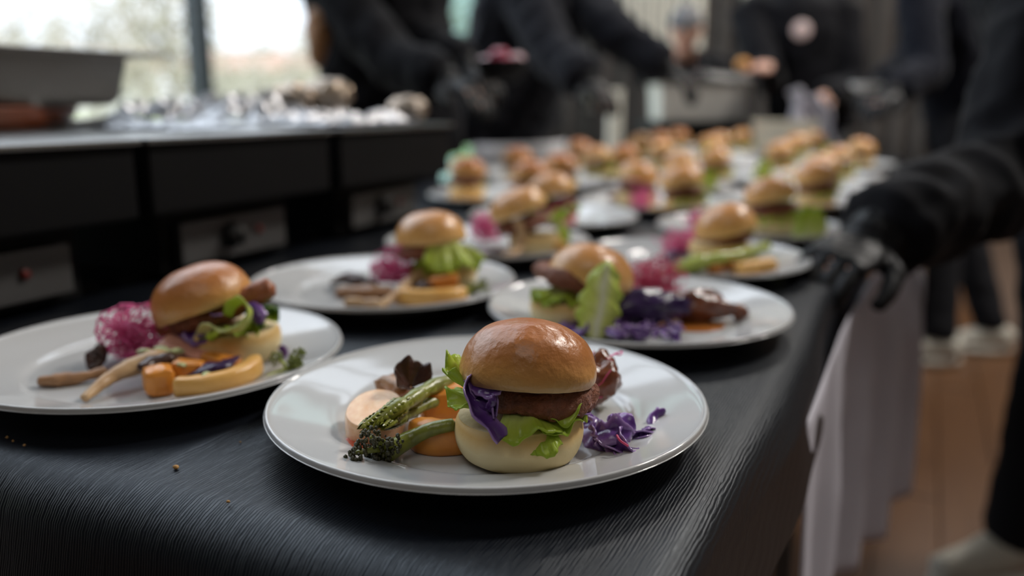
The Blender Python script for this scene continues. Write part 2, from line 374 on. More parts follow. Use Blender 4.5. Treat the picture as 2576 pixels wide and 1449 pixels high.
struct('wall_back', box(((RX0+RX1)/2, RY1+.05, RH/2), (RX1-RX0, .1, RH)), wall_m)
struct('wall_front', box(((RX0+RX1)/2, RY0-.05, RH/2), (RX1-RX0, .1, RH)), wall_m)
# glazed left wall
struct('wall_left', box((WX, -2.21, RH/2), (.12, 3.18, RH)), wall_m)  # unseen stretch, walled up to keep window light off the cloth front
mull_y = [-3.8, -.62, 2.98, 6.15, 7.0]
for k in range(1, 4):
    y0, y1 = mull_y[k], mull_y[k+1]
    w_ = struct('window_%d' % k, box((WX, (y0+y1)/2, .06), (.08, y1-y0, .12)), frame_m)
    obj('head_rail', box((WX, (y0+y1)/2, 4.24), (.08, y1-y0, .12)), frame_m, w_, smooth=False)
    obj('mullion', box((WX, y1-.03 if k == 3 else y1, 2.15), (.11, .065 if k != 2 else .10, 4.06), bev=.004), frame_m, w_, smooth=False)
    if k == 2: obj('mullion', box((WX+.03, y1+.11, 2.15), (.12, .12, 4.06), bev=.004), frame_green, w_, smooth=False, label='green painted post beside the dark mullion')
    for ya, yb, gm in (((y0, 5.0, glass_clear), (5.0, y1, glass_mint)) if k == 2 else ((y0, y1, glass_mint if k == 3 else glass_clear),)):
        obj('pane', box((WX, (ya+yb)/2, 2.15), (.008, yb-ya-.07, 4.06)), gm, w_, smooth=False)
    if k == 2:
        obj('mullion', box((WX, 5.0, 2.15), (.09, .06, 4.06)), frame_green, w_, smooth=False); obj('transom', box((WX, 5.57, 1.40), (.05, 1.08, .03)), frame_green, w_, smooth=False)
# curtain at the back of the hall: one drape of deep folds per length
def drape(x0, x1, y, z0, z1, name, label, seed):
    def f(u, v):
        x = x0+(x1-x0)*u; return Vector((x, y+.05*math.sin(u*(x1-x0)*38+seed)+.02*math.sin(u*(x1-x0)*91+seed*2), z0+(z1-z0)*v))
    o = obj(name, sheet(f, int((x1-x0)*90), 6, .006), curtain_m); return tag(o, label, 'curtain', 'dark curtains along the back wall')
drape(-2.9, -.75, 6.75, .03, 4.2, 'curtain', 'dark grey curtain hanging at the back behind the bending man', 1)
drape(-.7, 1.2, 6.75, .03, 4.2, 'curtain', 'grey-brown curtain hanging behind the worker with the round badge', 2)
drape(1.25, 3.3, 6.75, .03, 4.2, 'curtain', 'dark curtain hanging furthest right on the back wall', 3)
# round housings for the added fill lamps
for k, (x, y) in enumerate(((.6, -2.2), (1.9, 2.8), (1.7, 4.6), (-.3, 5.6))):
    t = thing('added_fill_lamp', ['added broad round fill lamp in front of the near table end', 'added round fill lamp above the floor right of the table', 'added round fill lamp above the far right floor', 'added round fill lamp near the back curtains'][k], 'lamp', (x, y, RH), 0, 'added round fill lamps')
    R_ = 1.22 if k == 0 else .42; obj('fill_lamp_housing', lathe([(0, 0), (R_, 0), (R_, -.016), (R_-.015, -.016), (R_-.015, -.004), (0, -.004)], 32), frame_m, t)  # broad housing made to fit the added front fill light

# outdoors
struct('ground_outside', box((-40, 10, -.2), (73.4, 120, .1)), grass_m)
struct('path_outside', box((-5.6, 6, -.14), (4.0, 60, .03)), paving_m)
def tree(x, y, h, w, label, seed):
    t = thing('bare_tree', label, 'tree', (x, y, -.15), 0, 'bare trees beyond the window')
    r = random.Random(seed)
    b = tube([(0, 0, 0), (.05, .03, h*.35), (-.04, .05, h*.8)], [h*.022, h*.016, h*.004], 8)
    for k in range(16):
        a = r.uniform(0, 2*PI); z = h*r.uniform(.22, .7); L = w*r.uniform(.5, 1)
        add_tube(b, [(0, 0, z), (math.cos(a)*L*.5, math.sin(a)*L*.5, z+h*.12), (math.cos(a)*L, math.sin(a)*L, z+h*.26)], [h*.007, h*.005, h*.002], 5)
    obj('trunk', b, bark_m, t)
    c = bmesh.new()
    for k in range(420):
        while True:
            p = Vector((r.uniform(-1, 1), r.uniform(-1, 1), r.uniform(-1, 1)))
            if p.length < 1: break
        q = Vector((p.x*w, p.y*w, h*.62+p.z*h*.42)); s = h*.035*r.uniform(.6, 1.4)
        d1 = Vector((r.uniform(-1, 1), r.uniform(-1, 1), r.uniform(-.2, 1))).normalized(); d2 = d1.cross(Vector((r.uniform(-1, 1), r.uniform(-1, 1), r.uniform(-1, 1)))).normalized()
        vs = [c.verts.new(q+d1*s*a+d2*s*.35*b_) for a, b_ in ((-1, -1), (1, -.4), (1, .4), (-1, 1))]; c.faces.new(vs)
    o = obj('twigs', c, twig_m, t, smooth=False); o['kind'] = 'stuff'
for k, (px, Z, h, w) in enumerate(((30, 26, 4.3, 2.2), (150, 34, 3.6, 2.4), (240, 24, 3.9, 1.3), (360, 30, 4.6, 1.6), (440, 22, 5.0, 1.3), (560, 34, 3.2, 2.2), (640, 29, 2.8, 1.7), (735, 26, 3.0, 1.6), (830, 40, 4.5, 2.0), (-140, 28, 5, 2.4), (1130, 34, 5, 2.2))):
    p = at(px, 250, Z)
    tree(p.x, p.y, h, w, 'bare haze-paled tree outside the window, %s from the left' % ['second', 'third', 'fourth', 'fifth', 'sixth', 'seventh', 'eighth', 'ninth', 'tenth', 'first', 'eleventh'][k], k+3)
def house(px, Z, w, h, label):
    p = at(px, 250, Z); t = thing('house', label, 'house', (p.x, p.y, -.15), YAW+.2)
    obj('wall', box((0, 0, h/2), (w, 5, h)), house_m, t, smooth=False)
    bm = bmesh.new(); vs = [bm.verts.new(c) for c in ((-w/2-.3, -2.8, h), (w/2+.3, -2.8, h), (w/2+.3, 2.8, h), (-w/2-.3, 2.8, h), (-w/2-.3, 0, h+1.1), (w/2+.3, 0, h+1.1))]
    for f in ((0, 1, 5, 4), (2, 3, 4, 5), (0, 4, 3), (1, 2, 5), (3, 2, 1, 0)): bm.faces.new([vs[i] for i in f])
    obj('roof', bm, roof_m, t, smooth=False)
    for k in range(3): obj('window', box((-w/3+k*w/3, -2.52, h*.55), (w*.12, .06, h*.3)), frame_m, t, smooth=False)
house(660, 48, 7, 2.6, 'pale low house with clay roof beyond the right-hand pane')
house(190, 52, 9, 3.0, 'long pale house beyond the trees behind the steel pan')

# ---------------------------------------------------------------- table and cloths
XR, YF, XL, YB = .158, -.169, -.87, 3.08
t = thing('trestle_table', 'long trestle table standing under the black tablecloth', 'table', ((XR+XL)/2, (YF+YB)/2, 0))
cx_, cy_ = (XR+XL)/2, (YF+YB)/2
obj('tabletop', box((0, 0, .730), (XR-XL-.016, YB-YF-.016, .028), bev=.004), wood_pale, t, smooth=False)
for sx_ in (-1, 1):
    for sy_ in (-.97, -.33, .33, .97): obj('leg', box((sx_*(XR-XL)/2*.86, sy_*(YB-YF)/2*.97, .358), (.03, .03, .716)), steel_dull, t, smooth=False)
def roll(s, e0, e1, r, flare):
    """unrolled coordinate s -> (position, drop) for a cloth over the edge span e0..e1 rounded by r"""
    out = 0
    if s > e1-r: out = s-(e1-r); sg = 1; base = e1-r
    elif s < e0+r: out = (e0+r)-s; sg = -1; base = e0+r
    else: return s, 0
    q = r*PI/2
    if out < q: a = out/r; return base+sg*r*math.sin(a), r*(1-math.cos(a))
    return base+sg*(r+flare*(out-q)), r+(out-q)
CR = .026
def clothpos(s, tt):
    x, dx = roll(s, XL-.03, XR+.004, .016, .10); y, dy = roll(tt, YF-.012, YB+.03, CR, .06)
    d = max(dx, dy)+.15*min(dx, dy)
    z = TOP+.0005-d
    if dy > .001 and tt < 0:
        k = min(1, dy/.06); y -= k*(.010+.012*nz((s, 0, 0), 4.5, 2)+.006*math.sin(s*23)); z += .004*nz((s, tt, 0), 5, 3)*(1-k)
    if dx > .001 and s > 0: x += min(1, dx/.03)*.006*(1+math.sin(tt*9)+.6*nz((0, tt, 0), 8, 4))
    if dx < 1e-6 and dy < 1e-6:
        e = s+.142+.010*nz((0, tt, 0), 3, 7); z += .0022*math.exp(-(e/.007)**2)*min(1, max(0, (tt-YF)/.04))
        z += .0006*nz((s, tt, 0), 16, 9)
    return Vector((x, y, z))
s0, s1, t0_, t1_ = XL-.25, XR+.085, YF-.50, YB+.3
def cl(u, v):
    # finer steps near the front and the right edge
    return clothpos(s0+(s1-s0)*(1-(1-u)**1.8), t0_+(t1_-t0_)*(v**2.2 if v > 0 else 0) if False else t0_+(t1_-t0_)*v**1.9)
o = obj('black_tablecloth', sheet(cl, 170, 320), cloth_m); tag(o, 'black crinkled tablecloth draped over the long serving table', 'tablecloth')
for k, (px, py, r) in enumerate(((443, 1181, .0018), (574, 1266, .0011), (18, 1104, .001), (33, 1112, .0008), (62, 1124, .001), (690, 1282, .0006), (902, 1360, .0007), (830, 1358, .0006), (605, 1115, .0007))):
    p = onz(px, py, TOP+.001) if k not in (5, 6, 7) else onz(px, py, TOP+.001)
    if p.y < YF+.012 or k in (5, 6, 7): continue
    tag(obj('crumb', blob(r, r*.8, r*.7, k, sub=2), crumb_tan, None, (p.x, p.y, TOP+.0012)), ['largest toast crumb on the black cloth near the table front', 'second crumb on the cloth, below the largest one', 'crumb furthest left on the cloth under the left plate', 'tiny crumb right beside the furthest left crumb', 'third crumb from the left under the left plate', '', '', '', 'small crumb on the cloth near the front plate rim'][k], 'crumb', 'crumbs on the tablecloth')
# white under-cloth hanging below the black one on the right side
def wc(u, v):
    y = .19+u*1.25; bulge = .080*max(0, min(1, (u-.22)/.5))**1.4
    top = .745; bot = .36+.05*math.sin(u*7)+.10*max(0, .12-u)/.12-.22*math.exp(-((u-.10)/.05)**2)
    fold = (.016*math.sin(u*34+v*1.5)+.008*math.sin(u*71))*min(1, v*2)*min(1, .4+u*2)
    return Vector((.176+bulge*(.4+.6*min(1, v*3))+fold*.8, y+.012*math.sin(v*5), top-.03+(bot-top)*v))
o = obj('white_undercloth', sheet(wc, 120, 24, .0012), white_cloth); tag(o, 'thin white cloth hanging below the black tablecloth on the right side', 'cloth')

# ---------------------------------------------------------------- plates
pl_prof = smooth_profile([(0, .0062), (.04, .0062), (.082, .0062), (.090, .0068), (.096, .0098), (.110, .0135), (.128, .0185), (.1345, .0206), (.1364, .0219), (.1377, .0217), (.1381, .0204), (.1381, .0190), (.1370, .0178), (.115, .0108), (.095, .0050), (.086, .0022), (.083, 0), (.079, 0), (.078, .0018), (.05, .0022), (0, .0022)], 4)
plate_mesh = bpy.data.meshes.new('plate'); b_ = lathe(pl_prof, 96); b_.to_mesh(plate_mesh); b_.free(); plate_mesh.materials.append(porcelain)
PW = TOP+.001+.0064       # height of a plate's well
def plate(x, y, label):
    o = obj('dinner_plate', plate_mesh, porcelain, None, (x, y, TOP+.0012), (0, 0, rnd.uniform(0, 6)))
    return tag(o, label, 'plate', 'white dinner plates on the serving table')

# ---------------------------------------------------------------- food builders
def bun_top_mesh(R, H, seed, n=64):
    pr = [(0, .0015), (R*.55, .001), (R*.90, 0), (R*.965, H*.03), (R, H*.14), (R*.985, H*.32), (R*.90, H*.56), (R*.74, H*.77), (R*.50, H*.92), (R*.24, H*.985), (0, H)]
    bm = lathe(smooth_profile(pr, 4 if n < 90 else 9), n if n < 90 else n*2)
    displace(bm, R*.045, 22, seed, R*.012, 75)
    if n >= 90:         # baked blisters and wrinkles
        bm.normal_update()
        for v in bm.verts:
            w = max(0, nz(v.co, 34, seed+2)+.05)*1.6*max(0, v.co.z/H-.1)
            v.co += v.normal*(.0007*w*nz(v.co, 120, seed+4)+.00012*nz(v.co, 260, seed))
    for f in bm.faces:
        if f.normal.z < -.75 and f.calc_center_median().z < H*.1: f.material_index = 1
    return bm
def bun_base_mesh(R, H, seed, n=64):
    pr = [(0, 0), (R*.60, 0), (R*.80, H*.04), (R*.93, H*.22), (R*1.0, H*.52), (R*.985, H*.80), (R*.94, H*.94), (R*.88, H*.985), (R*.5, H*1.0), (0, H*.99)]
    bm = lathe(smooth_profile(pr, 4), n)
    displace(bm, R*.035, 20, seed, R*.008, 80)
    for f in bm.faces:
        if f.normal.z > .8 and f.calc_center_median().z > H*.9: f.material_index = 1
    return bm
def patty_mesh(R, T, seed, n=72):
    pr = [(0, 0), (R*.8, 0), (R*.94, T*.12), (R*1.0, T*.45), (R*.96, T*.82), (R*.82, T), (R*.4, T*1.02), (0, T)]
    bm = lathe(smooth_profile(pr, 5), n); displace(bm, R*.09, 40, seed, R*.055, 130)
    displace(bm, R*.03, 320, seed+3); return bm
def ruffle_mesh(r0, r1, a0, a1, z0, droop, amp, seed, freq=9, nu=70, nv=14, lift=0):
    def f(u, v):
        a = a0+(a1-a0)*u; e = math.sin(PI*min(1, max(0, u)))**.35
        r = r0+(r1-r0)*v*(.72+.28*e)*(1+.10*nz((u*6, 0, 0), 1, seed))
        w = v**1.6
        z = z0+lift*v-droop*v*v+amp*w*(math.sin(freq*a+seed)+.5*math.sin(freq*2.3*a+seed*2+2*v)+.5*nz((u*14, v*3, 0), 1, seed+2))
        aa = a+amp*8*w*nz((u*16, v*4, 0), 1, seed+4)*.6
        return Vector((r*math.cos(aa), r*math.sin(aa), z))
    return sheet(f, nu, nv, .0006)
def shred_mesh(path, w, seed, twist=2.0, thick=.0009, n=20):
    path = catmull(path, max(3, n//max(1, len(path)-1))); fr = frames(path); L = len(path)
    def f(u, v):
        i = min(L-1, int(round(v*(L-1)))); t_, a, b = fr[i]; u = u+.16*(u-.5)*nz((v*9, u*2, 0), 1, seed+3)*2
        ang = twist*v+seed; d = a*math.cos(ang)+b*math.sin(ang); nn = t_.cross(d)
        ww = w*(.35+.65*math.sin(PI*min(.97, max(.06, v)))**.6)*(1+.25*nz((v*5, 0, 0), 1, seed))
        return path[i]+d*(u-.5)*ww+nn*(ww*(.16*(4*(u-.5)**2)+.10*nz((u*3, v*6, 0), 1, seed+1)))
    return sheet(f, 6, L-1, thick)
def sprout_mesh(R, H, count, seed, rad=.00042, seg=9, stray=.25):
    r = random.Random(seed); bm = bmesh.new()
    for k in range(count):
        p = Vector((r.gauss(0, .4)*R, r.gauss(0, .4)*R, abs(r.gauss(.35, .28))*H)); d = Vector((r.uniform(-1, 1), r.uniform(-1, 1), r.uniform(-.5, .6))).normalized()
        curl = Vector((r.uniform(-1, 1), r.uniform(-1, 1), r.uniform(-1, 1))).normalized(); k1 = r.uniform(.3, 1.1); st = R*r.uniform(.10, .22); pts = []
        for j in range(seg):
            pts.append(p.copy()); d = (Matrix.Rotation(k1*.55, 3, curl) @ d).normalized(); q = p+d*st
            e = Vector((q.x/R, q.y/R, (q.z-H*.5)/(H*.6)))
            if e.length > 1.15 and r.random() > stray: d = (d-Vector((q.x/R, q.y/R, (q.z-H*.5)/H))*.7).normalized(); q = p+d*st
            q.z = max(q.z, rad); p = q
        add_tube(bm, pts, rad*r.uniform(.7, 1.2), 4, cap=False)
    return bm
def sprouts(label, x, y, z, R, H, count, seed, mat=None, rz=0, sc=(1, 1, 1), rad=.00045, leaves=0):
    o = obj('beet_sprouts', sprout_mesh(R, H, count, seed, rad), mat or sprout_m, None, (x, y, z), (0, 0, rz)); o.scale = sc
    tag(o, label, 'sprouts', 'heaps of pink beet sprouts', 'stuff')
    return o
def wedge_mesh(R, w, h, a0, a1, seed, n=28):
    """half-moon of squash: an arc of radius R, width w, height h"""
    bm = bmesh.new(); rings = []; prof = [(-.5, .06), (-.44, 0), (.40, 0), (.5, .12), (.5, .62), (.40, .92), (.1, 1), (-.40, .95), (-.5, .82)]
    for i in range(n+1):
        a = a0+(a1-a0)*i/n; e = min(1, .72+1.6*min(i, n-i)/n)
        rings.append([bm.verts.new(((R+q*w*e)*math.cos(a), (R+q*w*e)*math.sin(a), zz*h*(.85+.15*e))) for q, zz in prof])
    m = len(prof)
    for a, b in zip(rings, rings[1:]):
        for i in range(m): bm.faces.new((a[i], a[(i+1) % m], b[(i+1) % m], b[i]))
    bm.faces.new(rings[0][::-1]); bm.faces.new(rings[-1])
    bmesh.ops.recalc_face_normals(bm, faces=bm.faces); bmesh.ops.subdivide_edges(bm, edges=bm.edges, cuts=1, smooth=.6)
    displace(bm, h*.05, 60, seed); return bm
def slab_mesh(L, w, h, seed, bev=.3, amp=.06, sub=3):
    bm = box((0, 0, h/2), (L, w, h), bev=min(L, w, h)*bev)
    bmesh.ops.subdivide_edges(bm, edges=bm.edges, cuts=sub, use_grid_fill=True); displace(bm, min(L, w)*amp, 70, seed, h*.04, 240); return bm
def disc_mesh(R, h, seed, ex=1.0):
    pr = [(0, 0), (R*.9, 0), (R*.985, h*.08), (R, h*.3), (R*.99, h*.75), (R*.95, h*.95), (R*.86, h), (R*.4, h*1.03), (0, h*1.0)]
    bm = lathe(smooth_profile(pr, 4), 56); displace(bm, R*.05, 45, seed, R*.012, 200)
    for v in bm.verts: v.co.x *= ex
    return bm
def mushroom_mesh(path, radii, flat, seed):
    p = catmull(path, 8); bm = tube(p, radii, 14, flat=flat); displace(bm, radii[0]*.45, 95, seed, radii[0]*.22, 260); return bm
def spear_things(label, pts, r, mat, seed, tip=True, group=None, z0=0):
    """asparagus spear along pts (thick end first, tip last)"""
    o0 = Vector(pts[0]); t = thing('asparagus_spear', label, 'asparagus', o0)
    path = catmull([Vector(p)-o0 for p in pts], 10); n = len(path)
    rad = [r*(.92+.10*math.sin(i*.9)) if i < n*.62 else r*(1.12*(1-((i-n*.62)/(n*.38))**1.6)+.05) for i in range(n)]
    bm = tube(path, rad, 12); displace(bm, r*.10, 200, seed); obj('stem', bm, mat, t)
    fr = frames(path); rr = random.Random(seed); sb = bmesh.new()
    for i in range(int(n*.25), n-1):
        cnt = 1 if i < n*.55 else 5
        if i < n*.55 and i % 5: continue
        for k in range(cnt):
            a = k*2*PI/cnt+i*1.1; t_, u, v = fr[i]; d = u*math.cos(a)+v*math.sin(a); q = path[i]+d*rad[i]*.82; L = r*(1.0 if i > n*.55 else 1.5); s_ = t_.cross(d)
            vs = [sb.verts.new(c) for c in (q-s_*r*.34, q+t_*L*.45+d*r*.22-s_*r*.30, q+t_*L*1.1+d*r*.12, q+t_*L*.45+d*r*.22+s_*r*.30, q+s_*r*.34, q+t_*L*.35+d*r*.42)]
            for f in ((0, 1, 5), (1, 2, 5), (2, 3, 5), (3, 4, 5), (4, 0, 5)): sb.faces.new([vs[j] for j in f])
    obj('scale_leaves', sb, mat, t); return t
def broccolini(label, pts, r, hr, seed, mat=None, fmat=None):
    o0 = Vector(pts[0]); t = thing('broccolini', label, 'broccolini', o0)
    path = catmull([Vector(p)-o0 for p in pts], 8); n = len(path); bm = tube(path, [r*.75, r*.9, r*1.25], 10); rr = random.Random(seed)
    e = path[-1]; d = (path[-1]-path[-3]).normalized(); br = []
    for k in range(9):
        q = e+Vector((rr.gauss(0, .5), rr.gauss(0, .5), rr.gauss(0, .40)))*hr+d*hr*.35; br.append(q)
        add_tube(bm, [path[-4], (path[-2]+q)*.5+Vector((0, 0, hr*.1)), q], [r*.6, r*.42, r*.3], 6)
    obj('stem', bm, mat or asp_m, t); fb = bmesh.new()
    for q in br+[e]:
        for k in range(46):
            v = Vector((rr.gauss(0, 1), rr.gauss(0, 1), rr.gauss(0, .8))).normalized()*hr*.42*rr.random()**.35
            c = q+v; c.z = max(c.z, -pts[-1][2]*0+path[-1].z-hr*.55+.001); add_ball(fb, c, hr*rr.uniform(.045, .095), 1, (1, 1, 1.3))
    o = obj('florets', fb, fmat or floret_m, t); o['kind'] = 'stuff'; return t

def burger(label, x, y, rz=0, R=.0365, Hb=.027, Ht=.034, tilt=(0, 0), lift=.0, off=(0, 0), crust_mat=None, seed=1, lettuce=(), cab=(), patty=(.034, .015), poff=(0, 0), ptilt=(0, 0), z=None, group=None, n=64):
    t = thing('burger', label, 'burger', (x, y, PW if z is None else z), rz, group)
    obj('bun_bottom', bun_base_mesh(R, Hb, seed, n), [bunbase, crumb], t)
    z1 = Hb+.003
    if patty: obj('patty', patty_mesh(patty[0], patty[1], seed+2, n), patty_m, t, (poff[0], poff[1], z1+.003), (ptilt[0], ptilt[1], 0))
    for k, L in enumerate(lettuce):
        obj('lettuce_leaf', ruffle_mesh(*L, seed=seed+k), lettuce_m, t)
    for k, (pts, w, tw) in enumerate(cab):
        obj('cabbage_shred', shred_mesh(pts, w, seed+k, tw), cabbage_m, t)
    obj('bun_top', bun_top_mesh(R*1.03, Ht, seed+7, n), [crust_mat or crust, crumb], t, (off[0], off[1], z1+(patty[1] if patty else .01)+.002+lift), (tilt[0], tilt[1], 0))
    return t

# ---------------------------------------------------------------- the laid plates in front
FH = Vector((-math.sin(YAW), math.cos(YAW), 0))          # level direction away from the cook's side of the table
FRONT = [((0.0, 0.0), 'nearest white dinner plate, holding the sharp burger and asparagus'),
         ((-.2775, -.012), 'white dinner plate cut by the left edge, with mushrooms and squash'),
         ((-.2650, .2780), 'white dinner plate behind the left one, with a big green lettuce burger'),
         ((.0118, .2831), 'white dinner plate with the upright romaine leaf and dark meat'),
         ((-.006, .5610), 'white dinner plate gripped at its edge by the black glove'),
         ((-.2840, .5560), 'white dinner plate behind the big lettuce burger, with a tilted bun')]
for (x, y), lb in FRONT: plate(x, y, lb)
def P(px, py, h=0): return onz(px, py, PW+h)
def plane_local(base, px, py, yl):
    """point seen at px,py on the upright plane yl behind the thing's base, in that thing's frame"""
    d = ray(px, py); o = base+FH*yl; k = (o-CAM).dot(FH)/d.dot(FH); w = CAM+d*k-base
    return Vector((w.dot(RT), yl, w.z))
GB = 'burgers plated on the white dinner plates'
def burger_px(label, base, top, tilt, R=.0370, Hb=.027, Ht=.034, patty=(.034, .015), pat=None, ptilt=None, crust_mat=None, seed=1, lettuce=(), cabs=(), n=64, depth=.022, topy=0, extra=None):
    b = P(*base)+FH*depth
    t = thing('burger', label, 'burger', b, YAW, GB)
    obj('bun_bottom', bun_base_mesh(R, Hb, seed, n), [bunbase, crumb], t)
    tp = plane_local(b, top[0], top[1], topy)
    obj('bun_top', bun_top_mesh(R*1.03, Ht, seed+7, n), [crust_mat or crust, crumb], t, tp, (tilt[0], tilt[1], 0))
    if patty:
        q = plane_local(b, pat[0], pat[1], 0) if pat else Vector((tp.x*.7, 0, (Hb+tp.z-patty[1])/2+.001))
        pt = ptilt or (tilt[0]*.7, tilt[1]*.7)
        obj('patty', patty_mesh(patty[0], patty[1], seed+2, n), patty_m, t, q, (pt[0], pt[1], 0))
    for k, L in enumerate(lettuce): obj('lettuce_leaf', ruffle_mesh(*L[:7], seed=seed+k, freq=L[7], **(L[8] if len(L) > 8 else {})), lettuce_m, t)
    for k, (pts, w, tw) in enumerate(cabs):
        obj('cabbage_shred', shred_mesh([plane_local(b, *p) for p in pts], w, seed+k*1.7, tw), cabbage_m, t)
    if extra: extra(t, b)
    return t
D = PI/180
# --- nearest plate
burger_px('sharp burger with glossy brown bun at the centre front', (1305, 1186), (1326, 960), (-.16, .05), R=.0372, Ht=.036, seed=3, patty=(.0325, .0135), pat=(1352, 1024), ptilt=(-.13, .03), n=96,
    lettuce=[(.010, .0425, -112*D, -50*D, .0345, .0085, .0034, 6, {'lift': .001}),
             (.010, .0430, -82*D, -52*D, .0325, .0150, .0022, 9),
             (.012, .0415, -62*D, 24*D, .0365, .0060, .0040, 7, {'lift': .004}),
             (.012, .0400, -70*D, 10*D, .0330, .0060, .0030, 8),
             (.018, .0430, 146*D, 200*D, .0345, -.008, .0040, 9, {'lift': .012}),
             (.018, .0410, 165*D, 218*D, .0330, .000, .0036, 8, {'lift': .004})],
    cabs=[([(1185, 952, -.020), (1172, 985, -.026), (1195, 1040, -.034), (1232, 1072, -.0375), (1258, 1108, -.039)], .0185, 1.0),
          ([(1180, 945, -.018), (1205, 985, -.022), (1240, 1010, -.026), (1250, 1050, -.030)], .011, 2.0),
          ([(1175, 965, -.012), (1215, 960, -.018), (1255, 985, -.024)], .010, 1.6),
          ([(1200, 1000, -.026), (1225, 1030, -.031), (1245, 1050, -.033)], .008, 3.0),
          ([(1225, 1030, -.034), (1240, 1010, -.036), (1246, 995, -.034)], .005, .6),
          ([(1190, 975, -.022), (1230, 985, -.028), (1262, 965, -.028)], .009, 1.0),
          ([(1420, 1045, -.024), (1450, 1040, -.018), (1478, 1030, -.008)], .009, 1.0)])
tp = onz(928, 1128, PW)+FH*.026
o = obj('sweet_potato_slice', disc_mesh(.0178, .0145, 5), potato_m, None, (tp.x, tp.y, PW+.0022), (.10, 0, YAW)); o.scale = (1, 1.55, 1)
tag(o, 'thick peach-coloured sweet potato slice left of the front burger', 'sweet potato')
spear_things('asparagus spear lying highest, its tip over the sweet potato slice', [P(1150, 952, .024), P(1085, 975, .026), P(1010, 1022, .024), P(916, 1074, .0185)], .0050, asp_m, 4)
spear_things('shorter asparagus spear tucked underneath the top spear', [P(1130, 1000, .016), P(1080, 1015, .017), P(1010, 1050, .0165), P(965, 1072, .0185)], .0038, asp_m, 6)
broccolini('charred broccolini stalk with black floret beside the front burger', [P(1140, 1068, .019), P(1085, 1080, .017), P(1030, 1105, .011), P(972, 1138, .0075)], .0050, .0150, 5)
tp = onz(1095, 1140, PW)+FH*.012
o = obj('squash_wedge', wedge_mesh(.020, .018, .018, 215*D, 320*D, 3), squash_m, None, (tp.x, tp.y+.012, PW), (0, 0, YAW)); tag(o, 'orange squash wedge lying against the front burger, below the broccolini', 'squash')
tp = onz(1120, 1075, PW)+FH*.012
o = obj('squash_wedge', slab_mesh(.034, .022, .024, 8), squash_m, None, (tp.x, tp.y, PW), (.1, 0, YAW+.3)); tag(o, 'upper orange squash piece behind the asparagus on the front plate', 'squash')
tp = onz(905, 1139, PW)+FH*.012
o = obj('tomato_slice', disc_mesh(.015, .004, 8), tomato_m, None, (tp.x+.004, tp.y-.004, PW-.0005), (0, 0, 0)); tag(o, 'red tomato slice peeking out under the sweet potato', 'tomato')
q = P(945, 985, .014); t = thing('mushroom_piece', 'dark curled mushroom on the back of the sweet potato slice', 'mushroom', q)
o = obj('cap', ruffle_mesh(.001, .0145, 20*D, 290*D, .004, -.003, .0026, 3, freq=5, nu=50, nv=10, lift=.009), mush_dark, t, P(1030, 985, .016)-q, (.5, .35, YAW))
obj('stem', mushroom_mesh([P(955, 975, .013)-q, P(975, 965, .015)-q, P(1010, 980, .018)-q], [.006, .0075, .006], .9, 4), mush_m, t)
tp = onz(1497, 1046, PW)+FH*.014
o = obj('meat_chunk', blob(.0145, .016, .0145, 12, .28, 1.4, amp2=.10), meat_m, None, (tp.x, tp.y, PW)); o.scale = (1, 1, 1.15); tag(o, 'glazed dark meat chunk just behind the front burger', 'meat')
sprouts('loose pink sprouts on the dark meat behind the front burger', tp.x+.002, tp.y-.004, PW+.012, .014, .024, 16, 5, sprout_red)
t = thing('red_cabbage_heap', 'braised red cabbage shreds right of the front burger', 'red cabbage', P(1560, 1100))
b0 = t.location.copy(); rr = random.Random(4)
for k, (pts, w) in enumerate([
    ([(1480, 1042, .013), (1510, 1060, .014), (1530, 1085, .011)], .012), ([(1500, 1082, .012), (1545, 1075, .016), (1598, 1062, .017)], .015),
    ([(1490, 1100, .009), (1540, 1095, .011), (1590, 1098, .009)], .012), ([(1500, 1120, .004), (1540, 1125, .006), (1575, 1130, .004)], .012),
    ([(1545, 1100, .008), (1560, 1120, .009), (1590, 1146, .004)], .011), ([(1590, 1090, .008), (1625, 1085, .007), (1650, 1075, .004)], .007),
    ([(1638, 1068, .006), (1650, 1045, .009), (1675, 1036, .010)], .006), ([(1600, 1100, .004), (1625, 1105, .003), (1645, 1090, .003)], .006),
    ([(1560, 1135, .002), (1580, 1148, .003), (1592, 1130, .006)], .010), ([(1482, 1070, .008), (1500, 1100, .007), (1520, 1130, .003)], .012),
    ([(1610, 1088, .007), (1630, 1072, .008), (1640, 1085, .003)], .006), ([(1475, 1060, .010), (1490, 1090, .006), (1500, 1115, .002)], .012),
    ([(1530, 1070, .012), (1560, 1060, .013), (1570, 1085, .009)], .009), ([(1600, 1108, .003), (1622, 1098, .006), (1655, 1088, .003)], .005)]):
    obj('shred', shred_mesh([P(*p)-b0 for p in pts], w*1.45, k*1.3, 1.6, n=24), cabbage_m, t)
o = obj('beet_sprout_stem', tube(catmull([P(1478, 905, .028), P(1490, 925, .026), P(1478, 940, .026)], 6), .0006, 6), sprout_m); tag(o, 'single curled pink sprout stem standing above the back plate rim', 'sprout', 'single sprout stems')
bm = tube(catmull([P(1500, 918, .030), P(1525, 902, .034), P(1552, 888, .034)], 6), .0006, 6); add_tube(bm, catmull([P(1552, 888, .034), P(1565, 884, .035), P(1560, 893, .034), P(1545, 890, .034)], 5), .0005, 5)
o = obj('beet_sprout_stem', bm, sprout_m); tag(o, 'straight pink sprout stem with a curled tip right of the front bun', 'sprout', 'single sprout stems')
o = obj('beet_sprout_stem', tube(catmull([P(1552, 1095, .016), P(1560, 1108, .015), P(1580, 1122, .012)], 6), .0007, 6), sprout_red); tag(o, 'short red sprout stem lying on the red cabbage', 'sprout', 'single sprout stems')

